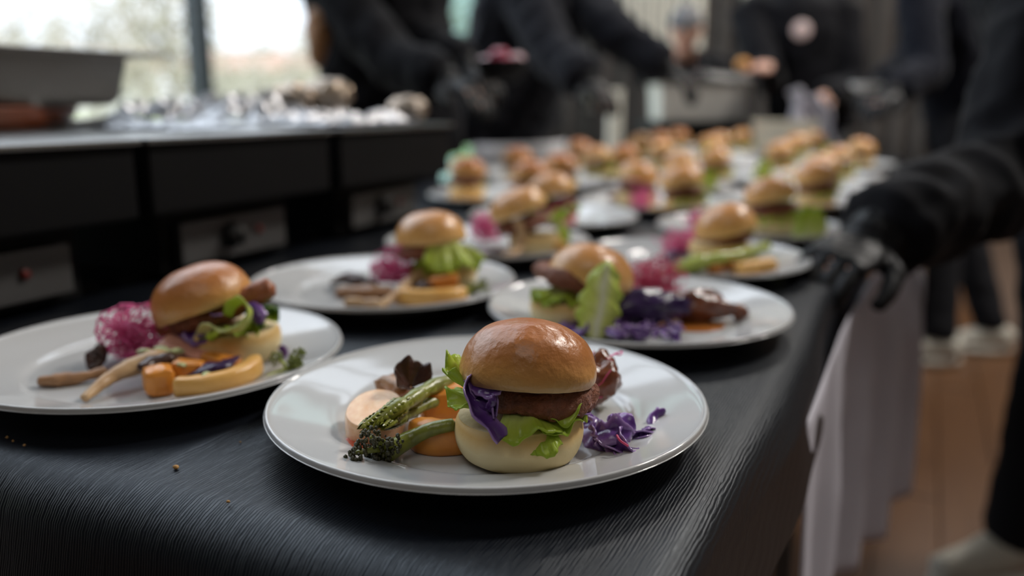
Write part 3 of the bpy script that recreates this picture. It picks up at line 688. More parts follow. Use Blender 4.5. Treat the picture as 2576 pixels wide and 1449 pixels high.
# --- left plate
burger_px('burger with a left-leaning bun top and curly lettuce on the left plate', (566, 922), (520, 778), (-.06, -.36), R=.0372, Ht=.036, seed=11, patty=None,
    lettuce=[(.014, .038, -120*D, -20*D, .031, .003, .004, 7), (.016, .037, -60*D, 20*D, .034, -.002, .004, 7)],
    cabs=[([(470, 830, -.024), (490, 855, -.030), (520, 850, -.034)], .012, 1.4), ([(450, 845, -.020), (480, 850, -.028), (500, 865, -.034)], .010, 2.2), ([(630, 760, -.02), (645, 790, -.026), (650, 815, -.028)], .012, 1.0),
          ([(520, 780, -.02), (540, 800, -.026), (560, 790, -.026)], .012, 1.4)],
    extra=lambda t, b: (obj('chicken_strip', rigid(mushroom_mesh([plane_local(b, 400, 830, -.004), plane_local(b, 480, 800, -.008), plane_local(b, 590, 765, -.010), plane_local(b, 682, 722, -.006)], [.006, .011, .010, .008], 1.0, 5), Matrix.Identity(4)), bacon_m, t),
        obj('patty', patty_mesh(.031, .012, 9), patty_m, t, plane_local(b, 535, 810, 0), (-.05, -.30, 0)),
        obj('lettuce_curl', shred_mesh([plane_local(b, *q) for q in ((505, 838, -.034), (522, 812, -.040), (560, 828, -.042), (600, 815, -.042), (622, 785, -.040), (606, 762, -.036), (582, 768, -.032), (572, 795, -.030))], .0145, 1.3, .35, .0009, 64), lettuce_m, t),
        obj('lettuce_leaf', ruffle_mesh(.012, .040, -45*D, 5*D, .044, .006, .006, seed=4, freq=8), dark_lettuce, t)))
sprouts('pink sprouts heaped left of the bun on the left plate', *(P(318, 932)+FH*.024)[:2], PW+.006, .020, .034, 190, 21, rz=YAW+.25, sc=(1.35, .9, 1), rad=.0006)
q = P(405, 905, .012)
o = obj('roast_meat_slice', slab_mesh(.042, .016, .011, 6), ham_m, None, (P(465, 905, .010)+FH*.006)[:], (.35, .25, YAW-.25)); tag(o, 'pink roast meat slice propped against the left bun base', 'meat')
def mush(label, pts, radii, flat, seed, mat):
    b = Vector(P(*pts[0])); o = obj('mushroom_strip', mushroom_mesh([P(*p)-b for p in pts], radii, flat, seed), mat, None, b)
    return tag(o, label, 'mushroom')
mush('long tan mushroom strip with dark frilled cap on the left plate', [(212, 1002, .004), (270, 955, .010), (330, 925, .014), (400, 905, .016), (440, 915, .012)], [.0030, .0050, .0070, .0085, .004], .9, 7, mush_tan)
mush('thin brown mushroom strip pointing furthest left on the left plate', [(98, 960, .004), (150, 958, .004), (200, 950, .005), (262, 935, .006)], [.0036, .0050, .0040, .0045], 1.0, 8, mush_m)
mush('dark frilled mushroom cap over the long tan strip', [(352, 925, .018), (385, 910, .019), (425, 905, .018), (438, 925, .012)], [.004, .007, .007, .003], .7, 9, mush_dark)
mush('dark red leaf of onion between the squash pieces on the left plate', [(470, 955, .008), (510, 930, .014), (560, 920, .014), (602, 895, .015)], [.004, .007, .007, .002], .5, 10, cabbage_dark)
mush('dark mushroom standing behind the pink sprouts on the left plate', [(235, 925, .003), (245, 895, .010), (255, 880, .016)], [.006, .008, .004], .6, 12, mush_dark)
for k, (px, py, L, w, h, rz, lb) in enumerate(((388, 1004, .020, .020, .020, .5, 'orange squash cube standing left of the pale squash wedge'), (460, 985, .022, .016, .020, .1, 'orange squash cube behind the pale wedge on the left plate'), (540, 955, .028, .016, .016, -.2, 'darker squash cube under the red onion leaf'))):
    p = P(px, py)+FH*.010; tag(obj('squash_cube', slab_mesh(L, w, h, 20+k), squash_m, None, (p.x, p.y, PW), (0, .1*k, YAW+rz)), lb, 'squash')
tag(obj('squash_wedge', wedge_mesh(.034, .013, .013, -78*D, 44*D, 8), squash_pale, None, (-.2105, -.0300, PW+.0042), (.03, -.05, 0)), 'long pale orange squash wedge at the front of the left plate', 'squash')
broccolini('green broccolini head at the right rim of the left plate', [P(672, 950, .004), P(700, 940, .006), P(735, 930, .009)], .003, .0125, 15, asp_bright, floret_green)
for k, (px, py, h) in enumerate(((405, 885, .020), (445, 890, .018), (520, 950, .014), (455, 925, .016), (360, 890, .02))):
    p = P(px, py, h); tag(obj('pumpkin_seed', blob(.006, .0035, .002, 30+k, sub=3), feta_m, None, p[:], (.3, .2, YAW+.7*k)), ['pale seed on top beside the pink sprouts, left plate', 'pale seed touching the pink meat slice', 'pale seed lying on the squash cubes in front', 'pale seed just below the pink meat slice', 'greenish seed nearest the pink sprouts'][k], 'seed', 'pale seeds on the left plate')
tag(obj('cabbage_scrap', shred_mesh([P(702, 872, .012), P(712, 885, .008), P(706, 905, .002)], .008, 3, 1), cabbage_m), 'small purple cabbage scrap right of the left bun base', 'red cabbage')

# --- plate behind the left one
burger_px('burger with a wide green lettuce leaf hanging in front, second plate back', (1108, 737), (1086, 612), (-.10, -.10), R=.0372, seed=21, patty=(.037, .014), pat=(1075, 645), crust_mat=crust_pale,
    lettuce=[(.010, .054, -112*D, -44*D, .060, .030, .004, 7), (.012, .048, -60*D, 5*D, .050, .020, .006, 8), (.012, .042, -140*D, -90*D, .040, .012, .006, 10)])
sprouts('bright pink sprouts in front of the wide lettuce burger', *(P(990, 742)+FH*.014)[:2], PW+.012, .019, .034, 150, 31, rz=YAW, sc=(1.2, .9, 1), rad=.0006)
mush('dark curled mushroom at the left of the second plate back', [(838, 712, .004), (870, 700, .012), (905, 705, .014), (945, 712, .012)], [.004, .010, .010, .005], .6, 32, mush_dark)
mush('brown mushroom lying under the dark curled one', [(850, 740, .003), (890, 735, .006), (940, 735, .008), (985, 735, .008)], [.006, .009, .009, .006], .8, 33, mush_m)
mush('pale mushroom stick slanting up to the sprouts, second plate back', [(960, 768, .003), (990, 745, .009), (1025, 715, .016), (1055, 690, .022)], [.0035, .0042, .0048, .0035], 1.0, 34, mush_tan)
mush('pale mushroom stick lying flat at the plate front, second plate back', [(870, 762, .003), (910, 760, .005), (960, 768, .004)], [.0045, .0040, .0050], 1.0, 35, mush_tan)
p = P(1075, 768, .002)+FH*.046
tag(obj('squash_wedge', wedge_mesh(.040, .014, .016, 215*D, 322*D, 41), squash_pale, None, (p.x, p.y, PW), (0, 0, YAW+.1)), 'pale orange squash wedge in front of the wide lettuce burger', 'squash')
p = P(1120, 720, .014)+FH*.004
tag(obj('squash_cube', slab_mesh(.030, .014, .014, 42), squash_m, None, (p.x, p.y, PW+.012), (.2, -.2, YAW)), 'orange squash piece resting on the pale wedge, second plate back', 'squash')
mush('dark roasted beet piece beside the pale wedge, second plate back', [(1040, 735, .006), (1070, 725, .012), (1095, 735, .008)], [.006, .010, .006], .8, 36, mush_dark)
broccolini('small broccolini sprig at the right of the second plate back', [P(1150, 745, .004), P(1165, 738, .006), P(1188, 728, .008)], .0028, .010, 25, asp_bright, floret_green)

# --- right plate with the upright romaine leaf
def mid_right(t, b):
    q = plane_local(b, 1513, 847, -.058)
    def f(u, v):
        w = (.0035+.0145*math.sin(PI*min(1, .18+.80*v))**.8)*(1+.10*math.sin(v*26)*abs(u-.5)*2)
        if v > .9: w *= math.sqrt(max(.02, 1-((v-.9)/.1)**2))
        ctr = -.004+.010*v
        return q+Vector((ctr+(u-.5)*2*w-.002, .012*v-.008*math.cos((u-.5)*PI)+.003*math.sin(v*24+u*9)*abs(u-.5)*2, .062*v+.002*math.sin(u*20+v*8)*abs(u-.5)))
    obj('romaine_leaf', sheet(f, 28, 44, .0012), romaine_m, t, label='upright pale green romaine leaf with white rib')
burger_px('burger with an upright romaine leaf leaning on its front', (1440, 832), (1482, 712), (-.05, .22), R=.0372, Ht=.036, seed=31, patty=(.038, .0125), pat=(1445, 716), ptilt=(-.04, .24), crust_mat=crust_pale,
    lettuce=[(.012, .040, -170*D, -80*D, .036, .008, .004, 9), (.012, .038, 170*D, 250*D, .032, .004, .004, 10)], extra=mid_right)
sprouts('crimson sprouts draped between the romaine burger and dark meat', *(P(1650, 790)+FH*.020)[:2], PW+.012, .022, .036, 190, 41, sprout_red, rz=YAW, sc=(1.2, .8, 1), rad=.0006)
t = thing('red_cabbage_heap', 'dark red cabbage heap at the foot of the romaine leaf', 'red cabbage', P(1590, 835)+FH*.015)
hb = blob(.046, .017, .016, 44, .18, 2.2, amp2=.12, freq2=7); rigid(hb, Matrix.Rotation(YAW, 4, 'Z')); obj('heap', hb, cabbage_dark, t)
rr = random.Random(9); b0 = t.location.copy()
for k in range(46):
    px, py = rr.uniform(1425, 1705), rr.uniform(815, 850); h = rr.uniform(.002, .010)
    a = [(px+rr.uniform(-28, 28), py+rr.uniform(-14, 8), h+rr.uniform(0, .006)) for _ in range(3)]
    obj('shred', shred_mesh([P(*p)-b0 for p in a], rr.uniform(.005, .010), k, 1.5, n=14), cabbage_m, t)
p = P(1790, 820)+FH*.016; t = thing('braised_meat', 'long glazed dark meat piece at the right of the romaine plate', 'meat', p, YAW)
bm = blob(.031, .015, .0135, 51, .16, 1.6, amp2=.10, freq2=5)
for v in bm.verts:
    k = (v.co.x+.031)/.062; v.co.z *= 1.15-.55*max(0, k-.35)
obj('meat', bm, meat_m, t, (-.006, 0, 0)); obj('end_piece', blob(.008, .007, .0085, 52, .2, 1.5), meat_m, t, (.029, 0, 0))
p = P(1745, 828)+FH*.014
tag(obj('sauce_pool', disc_mesh(.024, .0016, 53, 1.3), sauce_m, None, (p.x, p.y, PW-.0004), (0, 0, YAW)), 'orange sauce pooled under the long glazed meat', 'sauce')

# --- plate held by the glove
burger_px('burger with a shiny left-leaning bun on the glove-held plate', (1818, 668), (1829, 586), (-.05, -.28), R=.0372, Ht=.036, seed=41, patty=(.035, .014), crust_mat=crust_pale,
    lettuce=[(.014, .040, -60*D, 20*D, .034, .000, .005, 9, {'lift': .012})])
sprouts('pink sprouts heaped left of the burger on the glove-held plate', *(P(1722, 655)+FH*.020)[:2], PW+.006, .020, .026, 110, 51, rz=YAW, sc=(1.2, .9, 1), rad=.0007)
mush('dark beet leaf under the pink sprouts on the glove-held plate', [(1672, 655, .003), (1700, 640, .008), (1735, 640, .008)], [.004, .008, .004], .7, 52, cabbage_dark)
spear_things('long green asparagus spear across the glove-held plate', [P(1930, 620, .018), P(1860, 640, .020), P(1770, 655, .018), P(1660, 690, .006)], .0068, asp_bright, 14)
spear_things('darker green asparagus spear under the long one', [P(1900, 645, .010), P(1840, 652, .012), P(1760, 672, .008), P(1690, 690, .004)], .006, asp_m, 16)
for k, (px, py, lb) in enumerate(((1800, 690, 'orange carrot cube left under the asparagus, glove-held plate'), (1838, 682, 'orange carrot cube right under the asparagus, glove-held plate'))):
    p = P(px, py)+FH*.009; tag(obj('carrot_cube', slab_mesh(.018, .018, .017, 60+k), squash_m, None, (p.x, p.y, PW), (0, 0, YAW+k)), lb, 'carrot')
p = P(1905, 694)+FH*.010
tag(obj('potato_wedge', slab_mesh(.052, .018, .016, 65), squash_pale, None, (p.x, p.y, PW), (0, -.1, YAW+.25)), 'pale roast potato wedge nearest the black glove', 'potato')

# --- plate behind the big lettuce burger
burger_px('burger with a steeply left-leaning bun and a mushroom stalk in front', (1350, 642), (1308, 536), (-.05, -.36), R=.0372, Ht=.034, seed=51, patty=(.036, .015), pat=(1322, 575), crust_mat=crust_pale,
    lettuce=[(.014, .042, -40*D, 40*D, .036, .000, .006, 9, {'lift': .018}), (.012, .046, -30*D, 20*D, .050, .030, .006, 8)])
sprouts('pink sprouts left of the mushroom stalk, third plate back', *(P(1225, 622)+FH*.020)[:2], PW+.008, .021, .034, 120, 61, rz=YAW, rad=.0008)
b_ = P(1300, 646, .0); tag(obj('mushroom_strip', mushroom_mesh([Vector((-.004, 0, .004)), Vector((.004, .001, .018)), Vector((.005, .003, .034)), Vector((-.001, .004, .047))], [.006, .006, .006, .0075], 1.0, 62), mush_tan, None, b_), 'orange-brown mushroom stalk standing before the steeply leaning bun', 'mushroom')
mush('pale mushroom slice lying at the front, third plate back', [(1262, 645, .004), (1285, 640, .010), (1312, 628, .014)], [.006, .007, .004], .7, 63, mush_tan)
p = P(1385, 645)+FH*.012
tag(obj('potato_wedge', slab_mesh(.045, .022, .018, 64), squash_pale, None, (p.x, p.y, PW), (0, 0, YAW)), 'pale roast potato piece under the steeply leaning bun', 'potato')
mush('dark mushroom heap behind the pale mushroom slice', [(1225, 645, .003), (1250, 640, .008), (1280, 640, .008)], [.006, .009, .006], .9, 66, mush_dark)

# ---------------------------------------------------------------- the plates further down the table
def burger_proto(kind, seed):
    t = thing('burger', '', 'burger', (0, 0, 0), YAW, GB)
    obj('bun_bottom', bun_base_mesh(.037, .027, seed, 40), [bunbase, crumb], t)
    tl = [(-.05, -.22), (-.05, .05), (-.08, -.12), (-.02, .20)][kind]
    obj('patty', patty_mesh(.036, .015, seed+1, 48), patty_m, t, (0, 0, .030), (0, tl[1]*.6, 0))
    obj('lettuce_leaf', ruffle_mesh(.012, .042, (-60+50*(kind % 2))*D, (40+60*(kind % 2))*D, .036, .006, .005, seed, nu=40, nv=8), lettuce_m, t)
    if kind % 2 == 0: obj('lettuce_leaf', ruffle_mesh(.012, .042, -140*D, -60*D, .034, .012, .005, seed+3, nu=40, nv=8), lettuce_m, t)
    obj('bun_top', bun_top_mesh(.0385, .036, seed+2, 40), [crust_pale if kind != 1 else crust, crumb], t, (-.004*(tl[1] < -.1), 0, .0475+abs(tl[1])*.012), (tl[0], tl[1], 0))
    return t
protos = {k: burger_proto(k, 70+k*9) for k in (0, 1, 3)}
used = set()
def far_burger(px, py, x, y, kind, label):
    t = protos[kind]
    if kind in used: t = dup(t, (x, y, PW), label=label)
    else: used.add(kind); t.location = (x, y, PW); t['label'] = label
    t.rotation_euler = (0, 0, YAW+rnd.uniform(-.35, .35)); return t
sp_proto = [sprout_mesh(.024, .03, 70, 80+k, .0010, 7) for k in range(2)]
sp_me = []
for k, b_ in enumerate(sp_proto):
    me = bpy.data.meshes.new('sprouts'); b_.to_mesh(me); b_.free(); me.materials.append(sprout_m); sp_me.append(me)
def me_of(name, bm, mat):
    me = bpy.data.meshes.new(name); bm.to_mesh(me); bm.free(); me.materials.append(mat)
    for p in me.polygons: p.use_smooth = True
    return me
sq_me = [me_of('squash', wedge_mesh(.036, .016, .016, 210*D, 325*D, 90), squash_pale), me_of('squash', slab_mesh(.04, .02, .017, 91), squash_m)]
mu_me = [me_of('mushroom', mushroom_mesh([(-.03, 0, .005), (-.01, .004, .010), (.012, 0, .012), (.03, .006, .008)], [.004, .009, .010, .004], .8, 92), mush_m),
         me_of('mushroom', mushroom_mesh([(-.026, 0, .004), (0, .004, .008), (.026, 0, .016)], [.005, .006, .006], 1, 93), mush_dark)]
le_me = me_of('lettuce', sheet(lambda u, v: Vector(((u-.5)*.05*(.5+.5*math.sin(PI*min(1, v+.15))), .012*math.sin(u*PI)-.01, .006+.048*v+.004*math.sin(u*14))), 20, 12, .001), lettuce_m)
FAR = [  # plate x, y, where on the table, burgers (px,py of bun or offset, kind), garnish (s sprouts, q squash, u mushroom, l lettuce)
 (-.535, 1.085, 'furthest left plate of the row behind the control panels', [((-.075, .015), 1, 'left of the two'), ((.085, -.02), 1, 'right of the two')], 'q'),
 (-.305, .835, 'plate just behind the steeply leaning bun', [((.02, -.045), 0, 'burger')], 'ls'),
 (-.215, 1.10, 'plate in the table middle with a broad bare rim', [((.075, -.055), 0, 'right of the two'), ((-.03, -.0), 3, 'left of the two')], 'sqsu'),
 (.010, .852, 'plate behind the glove-held plate', [((.03, .02), 0, 'burger')], 'slqu'),
 (.020, 1.255, 'second plate behind the glove-held plate', [((.04, .0), 0, 'burger')], 'lq'),
 (.020, 1.540, 'third plate behind the glove-held plate', [((.03, -.07), 0, 'burger')], 'qu'),
 (.020, 1.835, 'fourth plate along the right table edge', [((.03, .0), 0, 'burger')], 'q'),
 (.030, 2.300, 'fifth plate along the right table edge', [((.04, .0), 3, 'burger')], 'u'),
 (-.260, 1.40, 'middle plate one row past the bare rim plate', [((.02, .01), 0, 'burger')], 'sl'),
 (-.200, 1.72, 'middle plate two rows past the bare rim plate', [((-.02, -.045), 0, 'burger')], 'slq'),
 (-.545, 1.375, 'left plate behind the pair of round buns', [((.06, -.07), 1, 'burger')], 'uq'),
 (-.735, 1.575, 'outer left plate by the grey apron', [((.06, -.09), 1, 'burger')], 'u'),
 (-.480, 1.660, 'left plate in the fourth row', [((-.02, -.07), 0, 'front of the two'), ((.01, .05), 1, 'back of the two')], 'l'),
 (-.715, 1.940, 'outer left plate before the cream post', [((.03, .0), 1, 'burger')], 'q'),
 (-.420, 1.965, 'middle plate in the fifth row', [((-.01, -.03), 0, 'burger')], 'lu'),
 (-.140, 2.070, 'right middle plate in the fifth row', [((.02, -.03), 0, 'burger')], 'lq'),
 (-.640, 2.390, 'outer left plate in the sixth row', [((.01, .0), 0, 'burger')], 'u'),
 (-.360, 2.300, 'middle plate in the sixth row', [((-.03, .04), 0, 'burger')], 'lu'),
 (-.130, 2.560, 'right middle plate in the sixth row', [((-.02, .03), 0, 'burger')], 'ql'),
 (-.700, 2.672, 'outer left plate in the seventh row', [((.05, .0), 1, 'burger')], 'u'),
 (-.415, 2.580, 'middle plate in the seventh row', [((.0, .03), 0, 'burger')], 'l'),
 (-.100, 2.845, 'right middle plate in the last row', [((-.02, .0), 3, 'burger')], 'q'),
 (-.680, 2.952, 'outer left plate in the last row', [((.03, .0), 1, 'burger')], 'l'),
 (-.400, 2.890, 'middle plate in the last row', [((.0, .05), 0, 'burger')], 'u')]
for i, (x, y, where, bs, gar) in enumerate(FAR):
    plate(x, y, 'white '+where)
    for (dx, dy), kind, which in bs:
        far_burger(0, 0, x+dx, y+dy, kind, ('burger on the ' if which == 'burger' else which+' burgers, ')+where)
    slots = [(-.065, -.035), (.045, -.085), (-.02, -.085), (-.075, .035)]
    for g, (dx, dy) in zip(gar, slots):
        gx, gy = x+dx, y+dy
        if g == 's':
            if where.startswith('plate in the table middle'): gx, gy = (x+.0, y-.055) if dx == -.065 else (x-.02, y+.01)
            tag(obj('beet_sprouts', sp_me[i % 2], sprout_m, None, (gx, gy, PW+.006), (0, 0, i)), 'pink sprouts %s on the %s' % ('in front' if dx == -.065 else 'behind', where), 'sprouts', 'heaps of pink beet sprouts', 'stuff')
        elif g == 'q': tag(obj('squash_wedge', sq_me[i % 2], squash_m, None, (gx, gy+(.03 if i % 2 == 0 else 0), PW), (0, 0, YAW+.3*math.sin(i*3))), 'orange squash wedge on the '+where, 'squash', 'squash on the far plates')
        elif g == 'u': tag(obj('mushroom_strip', mu_me[i % 2], mush_m, None, (gx, gy, PW), (0, 0, YAW+i)), 'roast mushroom on the '+where, 'mushroom', 'mushrooms on the far plates')
        elif g == 'l': tag(obj('lettuce_leaf', le_me, lettuce_m, None, (gx+.045, gy+.02, PW), (0, 0, YAW+.4*math.sin(i))), 'green lettuce leaf leaning on the '+where, 'lettuce', 'lettuce leaves on the far plates')


# ---------------------------------------------------------------- food warmers along the left side, pans and foil
UX = -.50
def warmer(yc, label, lamp=True):
    t = thing('food_warmer', label, 'food warmer', (UX, yc, TOP+.001), 0, 'food warmers beside the table')
    w = .318
    obj('housing', box((-.265, 0, .122), (.53, w-.012, .078), bev=.004), black_metal, t, smooth=False)
    obj('top_rim', box((-.265, 0, .1635), (.545, w, .006), bev=.002), steel, t, smooth=False)
    obj('base', box((-.285, 0, .0405), (.48, w-.10, .073), bev=.003), black_shade, t, smooth=False)
    obj('plinth', box((-.29, 0, .0045), (.44, w-.02, .009)), black_shade, t, smooth=False)
    p = obj('control_panel', box((-.036, .0, .040), (.012, .180, .050), bev=.002), panel_m, t, smooth=False)
    k = rigid(lathe([(0, 0), (.0165, 0), (.0165, .004), (.0125, .006), (.0115, .017), (.0095, .018), (0, .018)], 28), Matrix.Translation((-.030, -.012, .042)) @ Matrix.Rotation(PI/2, 4, 'Y')); add_box(k, Vector((-.0115, -.012, .042)), (.004, .004, .022))
    obj('knob', k, knob_m, p)
    obj('indicator_lamp', rigid(lathe([(0, 0), (.0055, 0), (.005, .003), (0, .004)], 18), Matrix.Translation((-.030, .038, .042)) @ Matrix.Rotation(PI/2, 4, 'Y')), red_lamp, p, label='small red indicator lamp')
    return t
for yc, lb in ((.022, 'nearest visible black food warmer with a grey control panel'), (.347, 'middle black food warmer with grey panel and black knob'), (.680, 'furthest black food warmer, its panel catching the light')): warmer(yc, lb)
UT = TOP+.001+.1665
t = thing('side_table', 'narrow black side table under the back of the food warmers', 'table', (-1.03, .34, 0))
obj('tabletop', box((0, 0, TOP-.014), (.19, 1.06, .028), bev=.004), black_metal, t, smooth=False)
for sx_ in (-1, 1):
    for sy_ in (-1, 1): obj('leg', box((sx_*.07, sy_*.49, .361), (.03, .03, .722)), steel_dull, t, smooth=False)
def pan(label, name, x, y, z, L, Wd, H, mat, rz=0, cat='pan', r=.02, group=None, tab=True):
    t = thing(name, label, cat, (x, y, z), rz, group)
    bm = bmesh.new()
    def ring(l, w, zz, k=6):
        out = []
        for cx0, cy0, a0 in ((1, 1, 0), (-1, 1, 90), (-1, -1, 180), (1, -1, 270)):
            for i in range(k+1):
                a = (a0+90*i/k)*D; out.append(bm.verts.new((cx0*(l/2-r)+r*math.cos(a), cy0*(w/2-r)+r*math.sin(a), zz)))
        return out
    prof = [(L+.022, Wd+.022, H-.004), (L+.024, Wd+.024, H), (L, Wd, H), (L-.002, Wd-.002, H-.006), (L-.020, Wd-.020, .012), (L-.034, Wd-.034, .002), (L-.10, Wd-.10, .002)]
    inner = [ring(*p) for p in prof]
    outer = [ring(*p) for p in [(L+.004, Wd+.004, H-.004), (L+.002, Wd+.002, H-.010), (L-.016, Wd-.016, .010), (L-.032, Wd-.032, 0), (L-.10, Wd-.10, 0)]]
    n = len(inner[0])
    for seq, fl in ((inner, 0), (outer, 1)):
        for a, b in zip(seq, seq[1:]):
            for i in range(n): bm.faces.new((a[i], a[(i+1) % n], b[(i+1) % n], b[i]))
        bm.faces.new(seq[-1])
    for i in range(n): bm.faces.new((inner[0][i], inner[0][(i+1) % n], outer[0][(i+1) % n], outer[0][i]))
    bmesh.ops.recalc_face_normals(bm, faces=bm.faces)
    obj('pan_body', bm, mat, t, smooth=False); return t
t = pan('deep steel pan standing on the left food warmers by the window', 'steel_pan', -.975, .205, UT+.031, .325, .50, .070, steel)
bm = lathe(smooth_profile([(0, 0), (.13, 0), (.150, .006), (.160, .024), (.156, .030), (.15, .024), (0, .020)], 3), 48)
for v in bm.verts: v.co.y *= 1.58
o = obj('reflection_dish', bm, reflect_brown, None, (-.975, .205, UT+.0008)); tag(o, 'made-up red-brown oval dish for the reflection under the deep steel pan', 'dish')  # made-up dish standing in for a reflection below the pan
# flat lid tray reaching past the pan rim
o = obj('tray_lid', box((0, 0, .003), (.30, .60, .005), bev=.002), steel_dull, None, (-.975, .255, UT+.1025), smooth=False); tag(o, 'flat steel tray lid lying on the deep pan, sticking out to the right', 'tray')
def foil_sheet(label, x, y, z, L, Wd, H, seed, rz=0):
    def f(u, v):
        e = min(u, 1-u, v, 1-v); k = min(1, e*6)
        q = Vector((u*5, v*5, seed)); h = abs(noise.noise(q*1.1))*1.2+abs(noise.noise(q*2.7))*.6+abs(noise.noise(q*6))*.3
        return Vector(((u-.5)*L, (v-.5)*Wd, .002+H*(.25+.75*k)*h*.8))
    o = obj('foil_sheet', sheet(f, 60, 60), foil, None, (x, y, z), (0, 0, rz), smooth=False); return tag(o, label, 'foil', 'crumpled foil on the food warmers')
foil_sheet('crumpled foil on the middle food warmer', -.74, .40, UT+.001, .30, .16, .016, 3)
foil_sheet('big crumpled foil heap behind the furthest warmer panel', -.84, .70, UT+.001, .34, .30, .060, 8, .2)
foil_sheet('low foil sheet at the front of the furthest warmer', -.60, .66, UT+.001, .16, .26, .022, 12)
for k, (px, py, Z, R_, lb) in enumerate(((735, 292, 1.45, .040, 'foil-wrapped potato left on the warmers'), (820, 285, 1.50, .046, 'foil-wrapped potato right on the warmers'), (1130, 275, 1.55, .034, 'foil-wrapped potato at the far end of the warmers'))):
    p = at(px, py, Z)
    if k == 2: p = Vector((-.56, .80, 0))
    b_ = blob(R_, R_*.8, R_*.62, 90+k, .12, 2.2, amp2=.10, freq2=6)
    tag(obj('foil_parcel', b_, M('warm_foil', (.34, .26, .19), (.52, .50, .48), rough=.35, metal=1, scale=30, bump=.6, bscale=60, bdist=.004), None, (min(p.x, -.56), p.y, UT+.001+(.012 if k < 2 else 0)), smooth=True), lb, 'foil parcel', 'foil parcels on the warmers')

# ---------------------------------------------------------------- things at the far end of the table
o = obj('cream_post', box((0, 0, .5), (.060, .060, 1.0), bev=.004), cream_m, None, at(1548, 260, 3.72).xy.to_3d(), (0, 0, YAW), smooth=False); tag(o, 'slim cream post standing behind the last rows of plates', 'post')
p = at(1755, 290, 4.02)
t = thing('serving_cart', 'black serving cart carrying the far steel pan', 'cart', (p.x, p.y, 0), YAW)
obj('cabinet', box((0, 0, .44), (.46, .40, .76), bev=.006), black_metal, t, smooth=False); obj('top', box((0, 0, .840), (.50, .44, .03), bev=.004), black_shade, t, smooth=False)
for sx_ in (-1, 1):
    for sy_ in (-1, 1): obj('wheel', rigid(lathe([(0, -.012), (.03, -.012), (.034, 0), (.03, .012), (0, .012)], 20), Matrix.Translation((sx_*.19, sy_*.16, .035)) @ Matrix.Rotation(PI/2, 4, 'Y')), knob_m, t)
pan('steel food pan on the black cart at the far end', 'steel_pan', p.x, p.y, .8565, .425, .30, .17, M('satin_steel', (.60, .58, .54), (.50, .48, .45), rough=.5, metal=.5, scale=6), YAW)
p = at(1898, 318, 3.30)
pan('low white tray on the far table end left of the hanging cloth', 'white_tray', -.25, 3.015, TOP+.0015, .24, .09, .125, cream_m, .05, 'tray', r=.012)
# pale slatted screen at the back
p = at(1690, 60, 5.2)
t = thing('slatted_screen', 'cream slatted screen hanging behind the bending man', 'screen', (p.x, p.y, 0), YAW)
slat = None
for k in range(9):
    o = obj('slat', box((0, 0, 0), (.050, .02, 1.35), bev=.006) if slat is None else slat, cream_m, t, (-.42+k*.084+(.20 if k == 8 else 0), 0, 1.26+.675-(.0 if k != 8 else 0)), smooth=False); slat = o.data
obj('rail', box((0.02, 0, 2.62), (1.1, .04, .05)), cream_m, t, smooth=False)
for x in (-.47, .52): obj('leg', box((x, .03, 1.31), (.03, .03, 2.62)), black_metal, t, smooth=False)

# ---------------------------------------------------------------- the kitchen crew
def add_loft(bm, rings, n=20):
    vs = []
    for c, U, ru, V, rv in rings: vs.append([bm.verts.new(c+U*(ru*math.cos(2*PI*i/n))+V*(rv*math.sin(2*PI*i/n))) for i in range(n)])
    for a, b in zip(vs, vs[1:]):
        for i in range(n): bm.faces.new((a[i], a[(i+1) % n], b[(i+1) % n], b[i]))
    bm.faces.new(vs[0][::-1]); bm.faces.new(vs[-1])
def flesh(bm, voxel, smooth=3, folds=0, fseed=0, ff=14):
    """fuse overlapping volumes into one continuous surface"""
    bmesh.ops.recalc_face_normals(bm, faces=bm.faces)
    me = bpy.data.meshes.new('tmp'); bm.to_mesh(me); bm.free()
    o = bpy.data.objects.new('tmp', me); COL.objects.link(o)
    r = o.modifiers.new('r', 'REMESH'); r.mode = 'VOXEL'; r.voxel_size = voxel
    s_ = o.modifiers.new('s', 'SMOOTH'); s_.iterations = smooth; s_.factor = .5
    dg = bpy.context.evaluated_depsgraph_get(); dg.update()
    out = bpy.data.meshes.new_from_object(o.evaluated_get(dg)); bpy.data.objects.remove(o); bpy.data.meshes.remove(me)
    if folds:
        b2 = bmesh.new(); b2.from_mesh(out); b2.normal_update()
        for v in b2.verts:
            q = v.co*ff; w = 1-abs(noise.noise(Vector((q.x+fseed, q.y, q.z*.8))))*2.2
            v.co += v.normal*folds*(w-.3+.5*noise.noise(q*2.3))
        b2.to_mesh(out); b2.free()
    return out
def limb(bm, pts, radii, n=14):
    p = catmull(pts, 5); k = len(p); m = len(radii)-1; rr = []
    for i in range(k):
        f = i/(k-1)*m; a = min(int(f), m-1); rr.append(radii[a]+(radii[a+1]-radii[a])*(f-a))
    add_tube(bm, p, rr, n); return p
